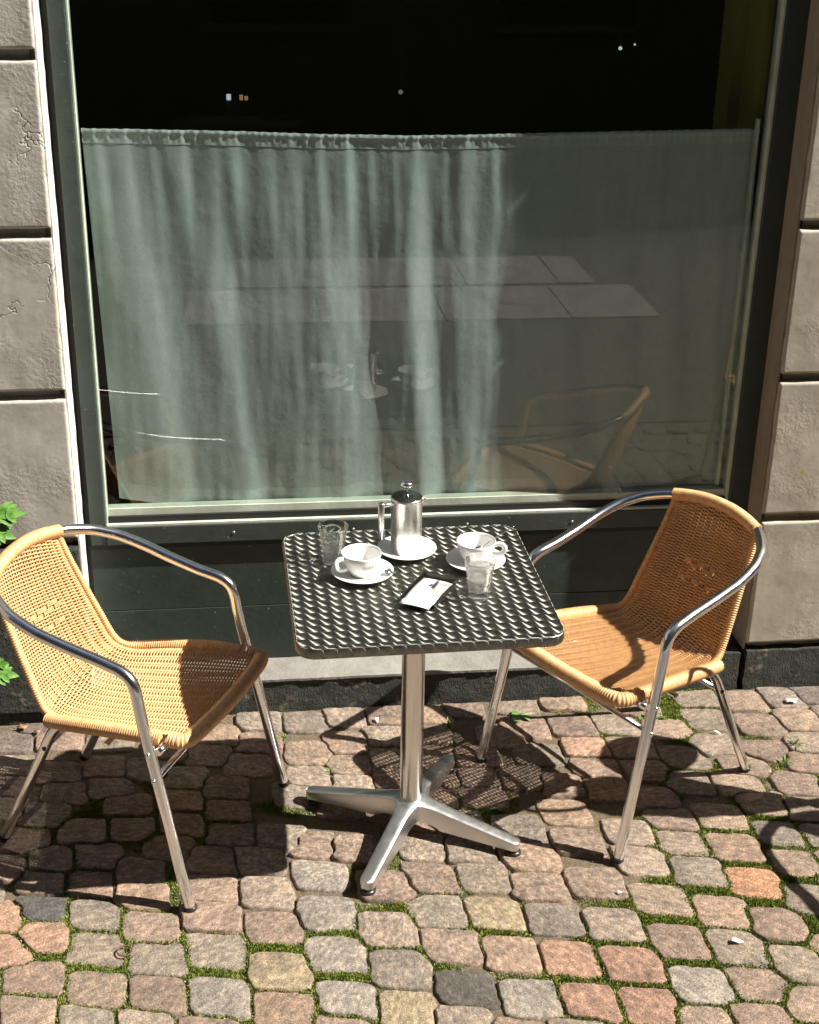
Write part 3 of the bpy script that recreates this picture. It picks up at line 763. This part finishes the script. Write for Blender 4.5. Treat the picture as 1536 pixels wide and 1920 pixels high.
def weave(s0, s1):
    mb = MB(); pitch = .0042; n = int((s1-s0)/pitch)
    us = [-1.0, -.965, -.92]
    for k in range(KW-1):
        us += [warp_u[k]+(warp_u[k+1]-warp_u[k])*t for t in (0, .2, .5, .8)]
    us += [warp_u[-1], .92, .965, 1.0]
    base_u = np.array(us)
    for j in range(n):
        s = s0+(j+.5)*pitch
        deco = LT-.215 < s < LT-.145
        P = []
        for u in base_u:
            p = srf(u, s); nn = srf_n(u, s); ph = (u+UM)/(2*UM)*(KW-1)
            if abs(u) > UM+.01: a = 0
            else:
                sg = 1 if j % 2 else -1
                if deco and 3.2 < ph < 8.8 and (j//6) % 2: sg = 1 if (j//3) % 2 else -1
                a = sg*math.cos(PI*ph)*.0054
                # flat-topped floats
                a = max(-.0046, min(.0046, a*1.3))
            P.append(p+nn*a)
        mb.tube(P, .0023, 4, caps=False)
    for k in range(KW):
        ss = np.arange(s0, s1+.006, .008)
        mb.tube([srf(warp_u[k], min(LT, s)) for s in ss], .0022, 5, caps=False)
    return mb
def wrap(path, r, pitch=.0042, n=12, r2=None, dep=.0014):
    P = resample(path, step=pitch/4); m = len(P)
    R = np.array([(r, r-dep*.35, r-dep, r-dep*.35)[i % 4] for i in range(m)])
    R *= 1+.03*np.array([noise.noise(Vector((i*.065, r*90, 0))) for i in range(m)])
    if r2 is not None: R += (r2-r)*np.linspace(0, 1, m)
    return MB().tube(P, R, n)
S_SEAT = .40
TR = .0138
def half_frame(sx):
    base = [(.268, -.265, .006), (.2655, -.249, .08), (.261, -.216, .235), (.2575, -.190, .355), (.2535, -.1655, .47)]
    leg = np.array(base)*np.array([sx, 1, 1])
    arm = np.array([(.2535, -.1655, .47), (.2520, -.1555, .525), (.2513, -.149, .565), (.2500, -.136, .592), (.2480, -.110, .607), (.2450, -.055, .619), (.2465, .02, .637), (.2480, .10, .660), (.2380, .165, .681), (.213, .218, .698), (.178, .255, .709), (.142, .280, .7155)])*np.array([sx, 1, 1])
    return leg, arm
def make_chair():
    t = thing('wicker_armchair', 'x', 'armchair', (0, 0, 0), 0, 'wicker armchairs at the cafe table')
    seat = weave(.004, S_SEAT).build('seat', M_WICKER, t)
    weave(S_SEAT, LT).build('backrest', M_WICKER, t)
    # front rail with rounded ends
    fr = spline([(-.212, -.205, .426), (-.207, -.232, .425), (-.185, -.247, .4245), (-.09, -.254, .423), (0, -.256, .4225), (.09, -.254, .423), (.185, -.247, .4245), (.207, -.232, .425), (.212, -.205, .426)], 10)
    wrap(fr, .0202, .0074, dep=.0032).build('front_rail', M_WICKER, t)
    for sx in (-1, 1):
        sr = spline([(sx*.211, -.185, .4245), (sx*.213, -.10, .420), (sx*.205, .0, .407), (sx*.194, .09, .392), (sx*.187, .135, .3855)], 10)
        wrap(sr, .0190, .0062, dep=.0026).build('side_rail', M_WICKER, t)
        ep = np.array([srf(sx, s) for s in np.linspace(S_SEAT-.045, LT, 40)])
        wrap(ep, .0104, .0064, r2=.0092, dep=.0024).build('back_rod', M_WICKER, t)
        leg, arm = half_frame(sx)
        full = np.vstack([spline(leg, 8)[:-1], spline(arm, 10)[2:]])
        full = spline(resample(np.vstack([leg[:-1], arm]), step=.03), 6)
        MB().tube(full, TR, 20).build('arm_tube', M_CHROME, t)
        rl = spline([(sx*.192, .098, .386), (sx*.1935, .125, .352), (sx*.1945, .165, .27), (sx*.1925, .235, .13), (sx*.191, .298, .006)], 10)
        rear = MB().tube(resample(rl, step=.012), .0125, 18).build('leg', M_CHROME, t)
        MB().lathe([(0, 0), (.0125, 0), (.0143, .003), (.0143, .012), (.0128, .014), (0, .014)], 18, (sx*.191, .299, 0)).build('foot_cap', M_BLACK, t)
        MB().lathe([(0, 0), (.0135, 0), (.0155, .003), (.0155, .012), (.0138, .014), (0, .014)], 18, (sx*.2682, -.266, 0)).build('foot_cap', M_BLACK, t)
        # spacer and rivets joining rail, leg and cross bars
        MB().tube([(sx*.225, -.200, .417), (sx*.252, -.196, .412)], .0095, 12).build('spacer', M_CHROME, t)
        for (x, y, z) in ((.2708, -.181, .412), (.2728, -.192, .345)):
            s = MB().lathe([(0, 0), (.0058, 0), (.0052, .0022), (.003, .0038), (0, .0042)], 12).build('rivet', M_CHROME, t)
            s.location = (sx*(x-.0005), y, z); s.rotation_euler = (0, sx*PI/2, 0)
        s = MB().lathe([(0, 0), (.0058, 0), (.0052, .0022), (.003, .0038), (0, .0042)], 12).build('rivet', M_BLACK, t)
        s.location = (sx*.2062, .140, .315); s.rotation_euler = (0, sx*PI/2, 0)
    for (a, z, w) in ((-.192, .345, .256), (-.02, .352, .19), (.140, .315, .19)):
        MB().tube([(-w, a, z), (0, a, z), (w, a, z)], .0085, 12, flat=.7).build('crossbar', M_CHROME, t)
    for sx in (-1, 1):
        MB().tube([(sx*.15, -.235, .405), (sx*.15, -.02, .353), (sx*.15, .12, .372)], .006, 10).build('under_rail', M_CHROME, t)
    # wrapped top of the frame
    top = spline([(-.143, .2795, .7152), (-.10, .2905, .7235), (-.05, .2965, .7305), (0, .298, .733), (.05, .2965, .7305), (.10, .2905, .7235), (.143, .2795, .7152)], 12)
    wrap(top, .0172, .0062, dep=.0022).build('top_wrap', M_WICKER, t)
    return t
ch = make_chair()
def place(o, x, y, ang, label):
    # local -y is the front; ang = direction the chair faces
    o.location = (x, y, 0); o.rotation_euler = (0, 0, ang+PI/2); o['label'] = label
place(ch, -.6736, .0906, -.4559, 'left wicker armchair with sunlit seat facing right, table shadow under it')
ch2 = copy_tree(ch)
place(ch2, .5935, .1804, 3.6696, 'right wicker armchair with shaded backrest, its seat partly under the table top')

# ------------------------------------------------------------------ table
TH = .708; TA = .019
tb = thing('cafe_table', 'square steel bistro table with swirl patterned top and four-armed aluminium pedestal', 'table', (0, 0, 0), TA)
def rrect(h, r, n=10):
    P = []
    for (cx, cy, a0) in ((h-r, h-r, 0), (-h+r, h-r, 90), (-h+r, -h+r, 180), (h-r, -h+r, 270)):
        for k in range(n+1):
            a = math.radians(a0+90*k/n); P.append((cx+r*math.cos(a), cy+r*math.sin(a)))
    return P
def rr_loft(levels, r0=.045, capt=True, capb=True):
    mb = MB(); V = []; n = 44
    for (h, z) in levels:
        V += [(x, y, z) for x, y in rrect(h, max(.004, r0-(.3-h)), 10)]
    F = []
    for k in range(len(levels)-1):
        for q in range(n): F.append((k*n+q, k*n+(q+1) % n, (k+1)*n+(q+1) % n, (k+1)*n+q))
    mb.add(V, F)
    if capt: mb.f.append(tuple((len(levels)-1)*n+q for q in range(n))); mb.sm.append(False)
    if capb: mb.f.append(tuple(range(n))[::-1]); mb.sm.append(False)
    return mb
top = rr_loft([(.284, TH-.020), (.284, TH-.0012), (.2935, TH-.0008)], capb=False).build('tabletop', M_SWIRL, tb)
rr_loft([(.2938, TH-.0012), (.2955, TH+.0006), (.2985, TH+.0002), (.3, TH-.003), (.3, TH-.021), (.2985, TH-.0245), (.294, TH-.0255), (.290, TH-.024)], capt=False, capb=False).build('rim', M_SWIRL, top)
rr_loft([(.2895, TH-.0235), (.2895, TH-.0225)]).build('underside', M_BLACK, tb)
MB().box(-.13, .13, -.02, .02, TH-.036, TH-.0237).build('bracket', M_BLACK, tb); MB().box(-.02, .02, -.13, .13, TH-.0365, TH-.0241).build('bracket', M_BLACK, tb)
MB().lathe([(.0285, .088), (.0285, .40), (.0285, TH-.037)], 48).build('column', M_COLUMN, tb)
MB().lathe([(.0345, .084), (.0335, .094), (.0295, .0975), (.0286, .0976)], 48).build('collar', M_CAST, tb)
# cast base
FA = -2.0677-TA; RT = .292
def arm_w(r):
    wt = lerp(.0205, .0165, min(1, r/RT))
    if r < .030: return r
    # fillet from the diagonal to the arm side
    t = min(1, (r-.030)/.055); return wt+(.030-wt)*(1-t)**2.2*.95 if r > .030 else r
def arm_top(R): return lerp(.098, .041, min(1, max(0, (R-.03)/(RT-.03)))**.92)
def arm_bot(R):
    return lerp(.030, .019, min(1, R/RT)) if R > .09 else lerp(.052, .030, (R/.09)**2)
mb = MB(); rs = list(np.linspace(.0, .03, 5))+list(np.linspace(.034, .10, 12))+list(np.linspace(.115, RT-.012, 12))+[RT-.006, RT-.001, RT]
for q in range(4):
    a = FA+q*PI/2; ca, sa = math.cos(a), math.sin(a); NL = 8; V = []
    for r in rs:
        w = arm_w(r)
        if r > RT-.012: w *= math.sqrt(max(.25, 1-((r-(RT-.012))/.0135)**2))
        ring = []
        for k in range(NL+1):
            l = lerp(-w, w, k/NL); x = max(r, 1e-4)
            if r <= .03: x = r
            R = math.hypot(x, l); crown = .0030*(1-(abs(l)/max(w, 1e-4))**4) if r > .03 else .0030
            ring.append((x*ca-l*sa, x*sa+l*ca, arm_top(R)-.003+crown))
        # side edges then bottom
        for k in (NL, 0):
            l = lerp(-w, w, k/NL); ww = l*(1.13 if r > .03 else 1)
            R = math.hypot(r, l); ring.append((r*ca-ww*sa, r*sa+ww*ca, arm_bot(R)))
        V += ring
    n = NL+3; F = []
    for i in range(len(rs)-1):
        for k in range(NL): F.append((i*n+k, (i+1)*n+k, (i+1)*n+k+1, i*n+k+1))
        if rs[i+1] > .03:
            F.append((i*n+NL, (i+1)*n+NL, (i+1)*n+NL+1, i*n+NL+1)); F.append((i*n+NL+2, (i+1)*n+NL+2, (i+1)*n, i*n))
        F.append((i*n+NL+1, (i+1)*n+NL+1, (i+1)*n+NL+2, i*n+NL+2))
    e = (len(rs)-1)*n; F.append(tuple(e+k for k in list(range(NL+1))+[NL+1, NL+2]))
    mb.add(V, F)
base = mb.build('base', M_CAST, tb)
base.modifiers.new('weld', 'WELD').merge_threshold = .0004
bv = bevel(base, .0022, 3, 40)
bpy.context.view_layer.update()
for q in range(4):
    a = FA+q*PI/2
    MB().lathe([(0, 0), (.0185, 0), (.0205, .004), (.0200, .009), (.015, .0125), (.006, .013), (.006, .022), (0, .022)], 24, (.277*math.cos(a), .277*math.sin(a), 0)).build('foot_pad', M_BLACK, tb)

# ------------------------------------------------------------------ things on the table
def saucer(x, y, r, label):
    o = MB().lathe([(0, .0045), (r*.36, .0042), (r*.40, .0062), (r*.47, .0060), (r*.7, .0100), (r*.92, .0152), (r*.985, .0170), (r, .0168), (r*.985, .0150), (r*.7, .0070), (r*.46, .0018), (r*.45, 0), (r*.40, 0), (r*.39, .0015), (0, .0018)], 64).build('saucer', M_CHINA)
    o.location = (x, y, TH+.0002); tag(o, label, 'saucer', 'white saucers on the table'); return o
def cup(x, y, ang, label, ring):
    t = thing('coffee_cup', label, 'cup', (x, y, TH+.0046), 0, 'white coffee cups')
    R = .0475; H = .058
    outer = [(0, .002), (.021, .002), (.022, 0), (.0255, 0), (.0262, .004), (.031, .010), (.039, .023), (.0445, .038), (.0470, .052), (.0477, H-.001), (.0472, H), (.0462, H-.0005), (.0442, .052), (.0415, .038), (.036, .024), (.028, .011), (.020, .0065), (0, .0055)]
    MB().lathe(outer, 64).build('bowl', M_CHINA, t)
    MB().lathe([(0, .0068), (.0125, .0069), (.0165, .0076), (.0185, .0088)], 32).build('coffee_dregs', mat('coffee', (.12, .05, .02), .25), t)
    h = spline([(.0452, 0, .048), (.054, 0, .0515), (.064, 0, .0495), (.0695, 0, .041), (.066, 0, .031), (.056, 0, .0235), (.0395, 0, .0225)], 8)
    hh = MB().tube(h, .0042, 12, flat=1.5).build('handle', M_CHINA, t); hh.rotation_euler = (0, 0, ang)
    # small grey ornament printed on the side
    pr = MB()
    for k in range(7):
        a0 = ring+(-.33+.11*k); 
        P = []
        for q in range(9):
            tt = q/8; al = a0+.075*tt; zz = .0345+.0065*math.sin(2*PI*tt+k*1.3)
            rad = float(np.interp(zz, [.023, .038, .052], [.039, .0445, .0470]))+.0001
            P.append((rad*math.cos(al), rad*math.sin(al), zz))
        pr.tube(P, .00045, 4)
    pr.build('ornament', M_PRINT, t); return t
def glass(x, y, lvl, label):
    t = thing('water_glass', label, 'glass', (x, y, TH+.0003), 0, 'water glasses')
    o = [(0, 0), (.024, 0), (.0258, .002), (.0262, .006), (.0245, .016), (.0235, .022), (.0248, .026), (.0275, .040), (.0335, .075), (.0372, .0935), (.0378, .0950), (.0372, .0958), (.0362, .0950)]
    i = [(.0322, .075), (.0262, .040), (.0232, .027), (.0215, .022), (.0175, .0165), (0, .0145)]
    MB().lathe(o+i, 56).build('tumbler', M_GLASS, t)
    zs = [.0146, .0167, .0221, .0271, .0401]+([.0551] if lvl > .056 else [])+[lvl]
    def ri(z): return float(np.interp(z, [.0145, .0165, .022, .027, .040, .075, .095], [.0, .0175, .0215, .0232, .0262, .0322, .0362]))
    prof = [(0, .0148)]+[(ri(z)-.0002, z+.0002) for z in zs[1:]]+[(ri(lvl)*.5, lvl-.0006), (0, lvl-.0006)]
    MB().lathe(prof, 48).build('water', M_WATER, t); return t
def spoon(x, y, z, rz, tilt, label, L=.115):
    t = MB(); P = spline([(0, 0, .0035), (.02, 0, .0008), (.04, 0, .002), (.07, 0, .004), (L, 0, .0035)], 6)
    # handle
    hs = resample(P[9:], step=.006); t.tube(hs, np.linspace(.0013, .0024, len(hs)), 8, flat=.45)
    # bowl
    V = []; F = []; n = 20
    for j, (s_, zz) in enumerate(((1, .0036), (.8, .0016), (.45, .0004), (0.02, 0), (.45, -.0006+.0004), (.8, .0008), (1, .0030))):
        for k in range(n):
            a = 2*PI*k/n; V.append((.0165*s_*math.cos(a)+.0145, .0105*s_*math.sin(a)*(1-.18*math.cos(a)), zz))
    for j in range(6):
        for k in range(n): F.append((j*n+k, j*n+(k+1) % n, (j+1)*n+(k+1) % n, (j+1)*n+k))
    t.add(V, F); o = t.build('teaspoon', M_CHROME); o.location = (x, y, z); o.rotation_euler = (0, tilt, rz)
    return tag(o, label, 'spoon', 'teaspoons')
saucer(-.002, .155, .073, 'white saucer under the steel coffee press at the back of the table')
saucer(-.122, .040, .0745, 'white saucer under the left coffee cup, a spoon leaning on it')
saucer(.157, .078, .0725, 'white saucer under the right coffee cup, partly behind the full water glass')
cup(-.124, .042, math.radians(205), 'white coffee cup on the left saucer, handle turned to the left', math.radians(-72))
cup(.158, .083, math.radians(-12), 'white coffee cup on the right saucer with a spoon standing in it', math.radians(-95))
glass(-.186, .124, .050, 'half full clear water glass behind the left coffee cup')
glass(.138, -.090, .078, 'nearly full clear water glass in front of the right coffee cup')
spoon(-.062, .030, TH+.018, math.radians(-80), .10, 'teaspoon lying on the rim of the left saucer')
spoon(.150, .088, TH+.0245, math.radians(18), -.42, 'teaspoon standing inside the right coffee cup', .125)
# french press
fp = thing('french_press', 'small brushed steel coffee press with round knob standing on a saucer', 'coffee press', (-.004, .157, TH+.0048), math.radians(6))
MB().lathe([(0, .002), (.0355, .0015), (.0370, 0), (.0382, .002), (.0382, .139), (.0390, .1405), (.0390, .145), (.0382, .1462), (.0365, .1462), (.0355, .144)], 64).build('body', M_PRESS, fp)
lid = MB().lathe([(.0368, .1460), (.0368, .1478), (.0362, .1483), (.0358, .14835), (.020, .1485), (.0075, .1487), (.0070, .1490), (.0060, .153), (.0028, .154), (.0028, .156)], 56).build('lid', M_TRAY, fp)
MB().tube([(0, 0, .155), (0, 0, .171)], .0022, 12).build('plunger_rod', M_CHROME, lid)
MB().lathe([(0, .169), (.006, .1695), (.0135, .1735), (.0158, .179), (.0135, .1845), (.006, .1875), (0, .188)], 32).build('knob', M_CHROME, lid)
hd = MB().tube([(-.033, -.008, .134), (-.050, -.013, .134), (-.066, -.017, .134)], .0052, 14).build('handle_arm', M_PRESS, fp)
MB().tube([(-.0665, -.017, .048), (-.0665, -.017, .0485), (-.0665, -.017, .1405), (-.0665, -.017, .142)], [.0066, .0080, .0080, .0066], 20).build('handle', M_PRESS, fp)
sp = MB().tube([(.030, .002, .133), (.038, .003, .1345), (.0455, .004, .1405)], [.010, .0085, .0042], 14).build('spout', M_PRESS, fp)
# tip tray with receipt
ta = math.radians(60.4)
tr = thing('tip_tray', 'small rectangular steel bill tray lying between the cups', 'tray', (.027, -.062, TH+.0003), ta)
hl, hw = .079, .047
def tray_loft(levels):
    V = []; n = 20
    for (a, b, z) in levels:
        for (cx, cy, a0) in ((1, 1, 0), (-1, 1, 90), (-1, -1, 180), (1, -1, 270)):
            for k in range(5):
                an = math.radians(a0+90*k/4); rc = .008; V.append((cx*(a-rc)+rc*math.cos(an), cy*(b-rc)+rc*math.sin(an), z))
    F = [(k*n+q, k*n+(q+1) % n, (k+1)*n+(q+1) % n, (k+1)*n+q) for k in range(len(levels)-1) for q in range(n)]
    F += [tuple(range(n))[::-1], tuple((len(levels)-1)*n+q for q in range(n))]
    return MB().add(V, F)
tray_loft([(hl-.012, hw-.012, 0), (hl-.002, hw-.002, .0105), (hl, hw, .0112), (hl-.0005, hw-.0005, .0122), (hl-.003, hw-.003, .0112), (hl-.0125, hw-.0125, .0016)]).build('tray_body', M_TRAY, tr)
rc = thing('receipt', 'folded white paper receipt lying on the steel bill tray', 'receipt', (.022, -.074, TH+.0027), ta-.02)
V = []; NXR, NYR = 14, 6
for j in range(NYR+1):
    for i in range(NXR+1):
        x = lerp(-.083, .060, i/NXR); y = lerp(-.036, .038, j/NYR)
        V.append((x, y, .0095+.0035*math.cos(x*26)-.002*(y/.04)**2+(.003 if x < -.06 else 0)))
F = [(j*(NXR+1)+i, j*(NXR+1)+i+1, (j+1)*(NXR+1)+i+1, (j+1)*(NXR+1)+i) for j in range(NYR) for i in range(NXR)]
pp = MB().add(V, F).build('paper', M_PAPER, rc); so = pp.modifiers.new('s', 'SOLIDIFY'); so.thickness = .0004
kc = MB().box(.008, .050, -.0125, -.0045, .0145, .0155).build('black_stripe', M_INK, rc)
kc.rotation_euler = (0, .03, .10)
MB().box(.018, .026, -.006, .006, .0140, .0158).build('black_stripe', M_INK, rc)

# ------------------------------------------------------------------ plants and litter
def blade_leaf(mb, base, d, L, w, n=6, droop=.3, up=Vector((0, 0, 1))):
    base = Vector(base); d = Vector(d).normalized(); side = d.cross(up).normalized(); nrm = side.cross(d)
    V = []
    for k in range(n+1):
        t = k/n; c = base+d*L*t-up*droop*L*t*t; ww = w*math.sin(PI*min(1, .08+t*.92))**.8*(1-.15*t)
        V += [c-side*ww+nrm*ww*.25, c, c+side*ww+nrm*ww*.25]
    F = []
    for k in range(n): a = k*3; F += [(a, a+1, a+4, a+3), (a+1, a+2, a+5, a+4)]
    mb.add(V, F)
def lobed_leaf(mb, base, d, L, up=Vector((0, 0, 1))):
    base = Vector(base); d = Vector(d).normalized(); side = d.cross(up).normalized()
    for (t, sgn, ln, wd) in ((0, 0, 1., .20), (.15, 1, .62, .15), (.15, -1, .62, .15), (.42, 1, .5, .12), (.42, -1, .5, .12)):
        dd = (d+side*sgn*.95).normalized() if sgn else d
        blade_leaf(mb, base+d*L*t*.9, dd, L*ln*(1-t*.3), L*wd, 6, .12, up)
def wall_plant(name, label, stem, leaves):
    t = thing(name, label, 'plant', stem[0])
    o = Vector(stem[0])
    MB().tube(resample(spline([Vector(p)-o for p in stem], 6), step=.03), .003, 6).build('stem', M_LEAF, t)
    for (b, d, L, up, st_) in leaves:
        mb = MB(); lobed_leaf(mb, Vector(b)-o, d, L, Vector(up)); mb.build('leaf', M_LEAF, t)
        MB().tube([Vector(st_)-o, (Vector(st_)+Vector(b))/2-o+Vector((0, 0, .01)), Vector(b)-o], .0014, 5).build('leaf_stalk', M_LEAF, t)
upv = (0.1, -.75, .65)
wall_plant('wall_plant', 'leafy green plant growing beside the left wall, leaf tips reaching in at the left edge', [(-1.16, .50, 0), (-1.17, .49, .3), (-1.14, .48, .55), (-1.15, .47, .82)], [
    ((-1.045, .50, .695), (1, -.1, .10), .085, upv, (-1.14, .48, .60)), ((-1.06, .485, .660), (.9, -.2, -.25), .075, upv, (-1.14, .48, .58)), ((-1.08, .47, .72), (.6, -.2, .7), .08, upv, (-1.145, .475, .68)),
    ((-1.10, .50, .222), (1, -.1, -.12), .075, upv, (-1.168, .49, .25)), ((-1.09, .49, .245), (.7, -.2, .35), .05, upv, (-1.168, .49, .27)), ((-1.17, .46, .40), (-.3, -.6, .3), .11, upv, (-1.165, .49, .38)),
    ((-1.16, .44, .86), (.2, -.7, .3), .10, upv, (-1.15, .47, .80)), ((-1.2, .45, .6), (-.7, -.4, .2), .11, upv, (-1.15, .48, .58))])
def weed(x, y, n, L, w, label, grass=False, col=None):
    mb = MB()
    for k in range(n):
        a = 2*PI*k/n+random.uniform(-.4, .4); el = random.uniform(.25, .9) if not grass else random.uniform(.5, 1.3)
        blade_leaf(mb, (random.uniform(-.004, .004), random.uniform(-.004, .004), -.006), (math.cos(a)*math.cos(el), math.sin(a)*math.cos(el), math.sin(el)), L*random.uniform(.6, 1.1), w*random.uniform(.8, 1.2), 5, .35)
    o = mb.build('weed', col or M_WEED); o.location = (x, y, 0)
    return tag(o, label, 'weed', 'weeds between the cobbles')
weed(.370, .485, 7, .052, .012, 'broad-leaved weed in the joint left of the right chair crossbar')
weed(.41, .465, 5, .042, .011, 'smaller broad-leaved weed beside the one by the plinth under the right chair')
weed(.745, .475, 11, .040, .0085, 'leafy weed cluster between the legs of the right chair')
weed(.785, .455, 8, .032, .007, 'small weed just right of the leafy cluster under the right chair')
weed(1.07, .19, 16, .040, .0016, 'spiky grass tuft between cobbles at the right edge near the wall', True)
weed(1.13, .275, 10, .050, .003, 'dark weed in the shadow patch at the right edge', True)
weed(.165, .455, 14, .050, .0028, 'dark spiky weed at the plinth behind the pedestal', True)
weed(-.03, .405, 12, .028, .0018, 'short grass tuft left of the table column near the plinth', True)
weed(-.305, .45, 12, .026, .0018, 'short grass tuft by the far front leg of the left chair', True)
weed(-.19, .27, 10, .024, .0016, 'tiny grass tuft between the left chair and the pedestal', True)
weed(.53, .28, 12, .024, .0018, 'dry pale grass tuft left of the right chair near leg', True)
weed(-.985, .335, 9, .03, .002, 'small weed by the rear leg of the left chair', True)
def scrap(name, x, y, pts, m, label, cat, z=.008, curl=.006, rz=0):
    n = len(pts); V = [(px_, py_, .0008*math.sin(i*2.1)+(curl if i % 2 else 0)) for i, (px_, py_) in enumerate(pts)]+[(0, 0, .001)]
    F = [(i, (i+1) % n, n) for i in range(n)]
    o = MB().add(V, F).build(name, m); s_ = o.modifiers.new('s', 'SOLIDIFY'); s_.thickness = .0008
    o.location = (x, y, z); o.rotation_euler = (0, 0, rz); return tag(o, label, cat)
M_WHITE = mat('white_paper', (.82, .78, .74), .8)
scrap('paper_scrap', 1.20, .492, [(-.018, -.008), (-.006, -.012), (.012, -.011), (.02, .0), (.008, .009), (-.012, .010)], M_WHITE, 'crumpled white paper scrap on the cobbles near the plinth at the right edge', 'litter')
scrap('paper_scrap', .695, -.508, [(-.014, .004), (-.009, -.006), (.006, -.007), (.015, -.009), (.010, .004), (-.004, .009)], M_WHITE, 'small white paper chip between the cobbles at the lower right', 'litter')
scrap('paper_scrap', .47, -.315, [(-.006, -.004), (.005, -.005), (.006, .004), (-.004, .005)], M_WHITE, 'tiny white pebble-like chip in a mossy joint in front of the right chair', 'litter')
scrap('feather', .92, .345, [(-.016, .004), (-.004, -.001), (.016, -.006), (.004, .003)], M_WHITE, 'tiny pale feather on a cobble beside the rear leg of the right chair', 'litter')
scrap('paper_scrap', -.04, .50, [(-.006, .012), (-.004, -.004), (.004, -.014), (.006, .004)], M_WHITE, 'small white scrap at the plinth left of the table column', 'litter')
for (x, y, L, lab_) in ((-1.045, .555, .034, 'curled brown dead leaf at the foot of the left wall'), (-1.0, .53, .022, 'smaller brown dead leaf right of the curled one at the left wall'), (-.865, .345, .022, 'brown leaf fragment on the cobbles under the left chair'), (-.70, .36, .016, 'dark brown leaf crumb by the table shadow edge under the left chair')):
    scrap('dead_leaf', x, y, [(-L/2, -.004), (-L*.2, -L*.25), (L*.25, -L*.22), (L/2, .003), (L*.2, L*.25), (-L*.25, L*.22)], M_DRY, lab_, 'leaf', .008, .007, random.uniform(-.5, .5))
ring = MB().tube([(.0165*math.cos(a), .0165*math.sin(a), .0035) for a in np.linspace(0, 2*PI, 28, endpoint=False)], .0019, 8, closed=True).build('metal_ring', mat('rusty_iron', (.10, .065, .045), .7))
ring.location = (-.697, -.40, .002); tag(ring, 'rusty little metal ring lying on the cobbles at the lower left', 'ring')

# ------------------------------------------------------------------ unseen bicycle made up to cast the odd shadows at the right
M_BIKE = mat('bicycle_paint', (.03, .05, .045), .35); M_TYRE = mat('tyre', (.015, .015, .015), .8); M_LEATHER = mat('saddle_leather', (.07, .03, .015), .5); M_YEL = mat('yellow_cloth', (.75, .50, .05), .7)
def build_shadow_bike():
    t = thing('bicycle', 'made-up dark bicycle with child seat outside the picture, added to cast shadows at the right', 'bicycle', (1.92, -.16, 0), math.atan2(-.12, 1))
    R = .335
    for sx in (-.12, .80):
        w = MB().tube([(sx+(R-.02)*math.cos(a), 0, R+.003+(R-.02)*math.sin(a)) for a in np.linspace(0, 2*PI, 48, endpoint=False)], .018, 10, closed=True).build('wheel', M_TYRE, t)
        for k in range(16):
            a = 2*PI*k/16; MB().tube([(sx, 0, R), (sx+(R-.03)*math.cos(a), 0, R+(R-.03)*math.sin(a))], .0012, 4).build('spoke', M_CHROME, w)
    for n_, P, r in (('frame', [(.2, 0, .29), (.12, 0, .85)], .015), ('frame', [(.2, 0, .29), (.40, 0, .75)], .016), ('frame', [(.34, 0, .80), (.48, 0, .68), (.80, 0, R)], .014), ('frame', [(.2, 0, .29), (-.12, 0, R)], .01), ('frame', [(.14, 0, .70), (-.12, 0, R), (-.40, 0, .62)], .008), ('stem', [(.34, 0, .80), (.31, 0, .98)], .013), ('handlebar', [(.16, -.27, .98), (.26, -.24, 1.0), (.31, -.1, 1.0), (.31, .1, 1.0), (.26, .24, 1.0), (.16, .27, .98)], .012)):
        MB().tube(resample(P, step=.03), r, 10).build(n_, M_BIKE, t)
    MB().tube(spline([(.02, 0, .865), (.08, 0, .872), (.16, 0, .868), (.25, 0, .862), (.32, 0, .860)], 5), [.05]*3+list(np.linspace(.07, .03, 15))+[.02]*3, 14, flat=.45).build('saddle', M_LEATHER, t)
    P = spline([(-.34, 0, .58), (-.41, 0, .64), (-.46, 0, .74), (-.52, 0, .86), (-.56, 0, .98)], 6)
    MB().tube(P, np.interp(np.linspace(0, 1, len(P)), [0, .3, .6, .9, 1], [.015, .06, .095, .085, .05]), 16, flat=.8).build('child_seat', M_BIKE, t)  # seat shell shaped to cast the dark patch on the setts
    MB().tube(spline([(-.52, -.05, .98), (-.56, -.09, 1.05), (-.60, -.08, 1.10), (-.61, -.03, 1.08), (-.57, .0, 1.02)], 6), .008, 8).build('strap', M_BIKE, t)
    hm = MB().lathe([(.10, 0), (.102, .02), (.092, .06), (.065, .09), (.03, .104), (0, .108)], 24).build('helmet', M_YEL)
    hm.scale = (1.15, 1.15, 1.1); hm.location = (1.41, .085, .76); hm.rotation_euler = (-.5, 0, 0)  # helmet added to give the cast shadow its round bump
    tag(hm, 'made-up yellow helmet by the unseen child seat, added to cast a round shadow', 'helmet')
    return t
shadow_bike = build_shadow_bike()
shadow_chair = copy_tree(ch)  # unseen extra chair added for its arm shadow
place(shadow_chair, 1.735, -.50, -PI/2, 'third wicker armchair added outside the picture on the right to cast a looped shadow')
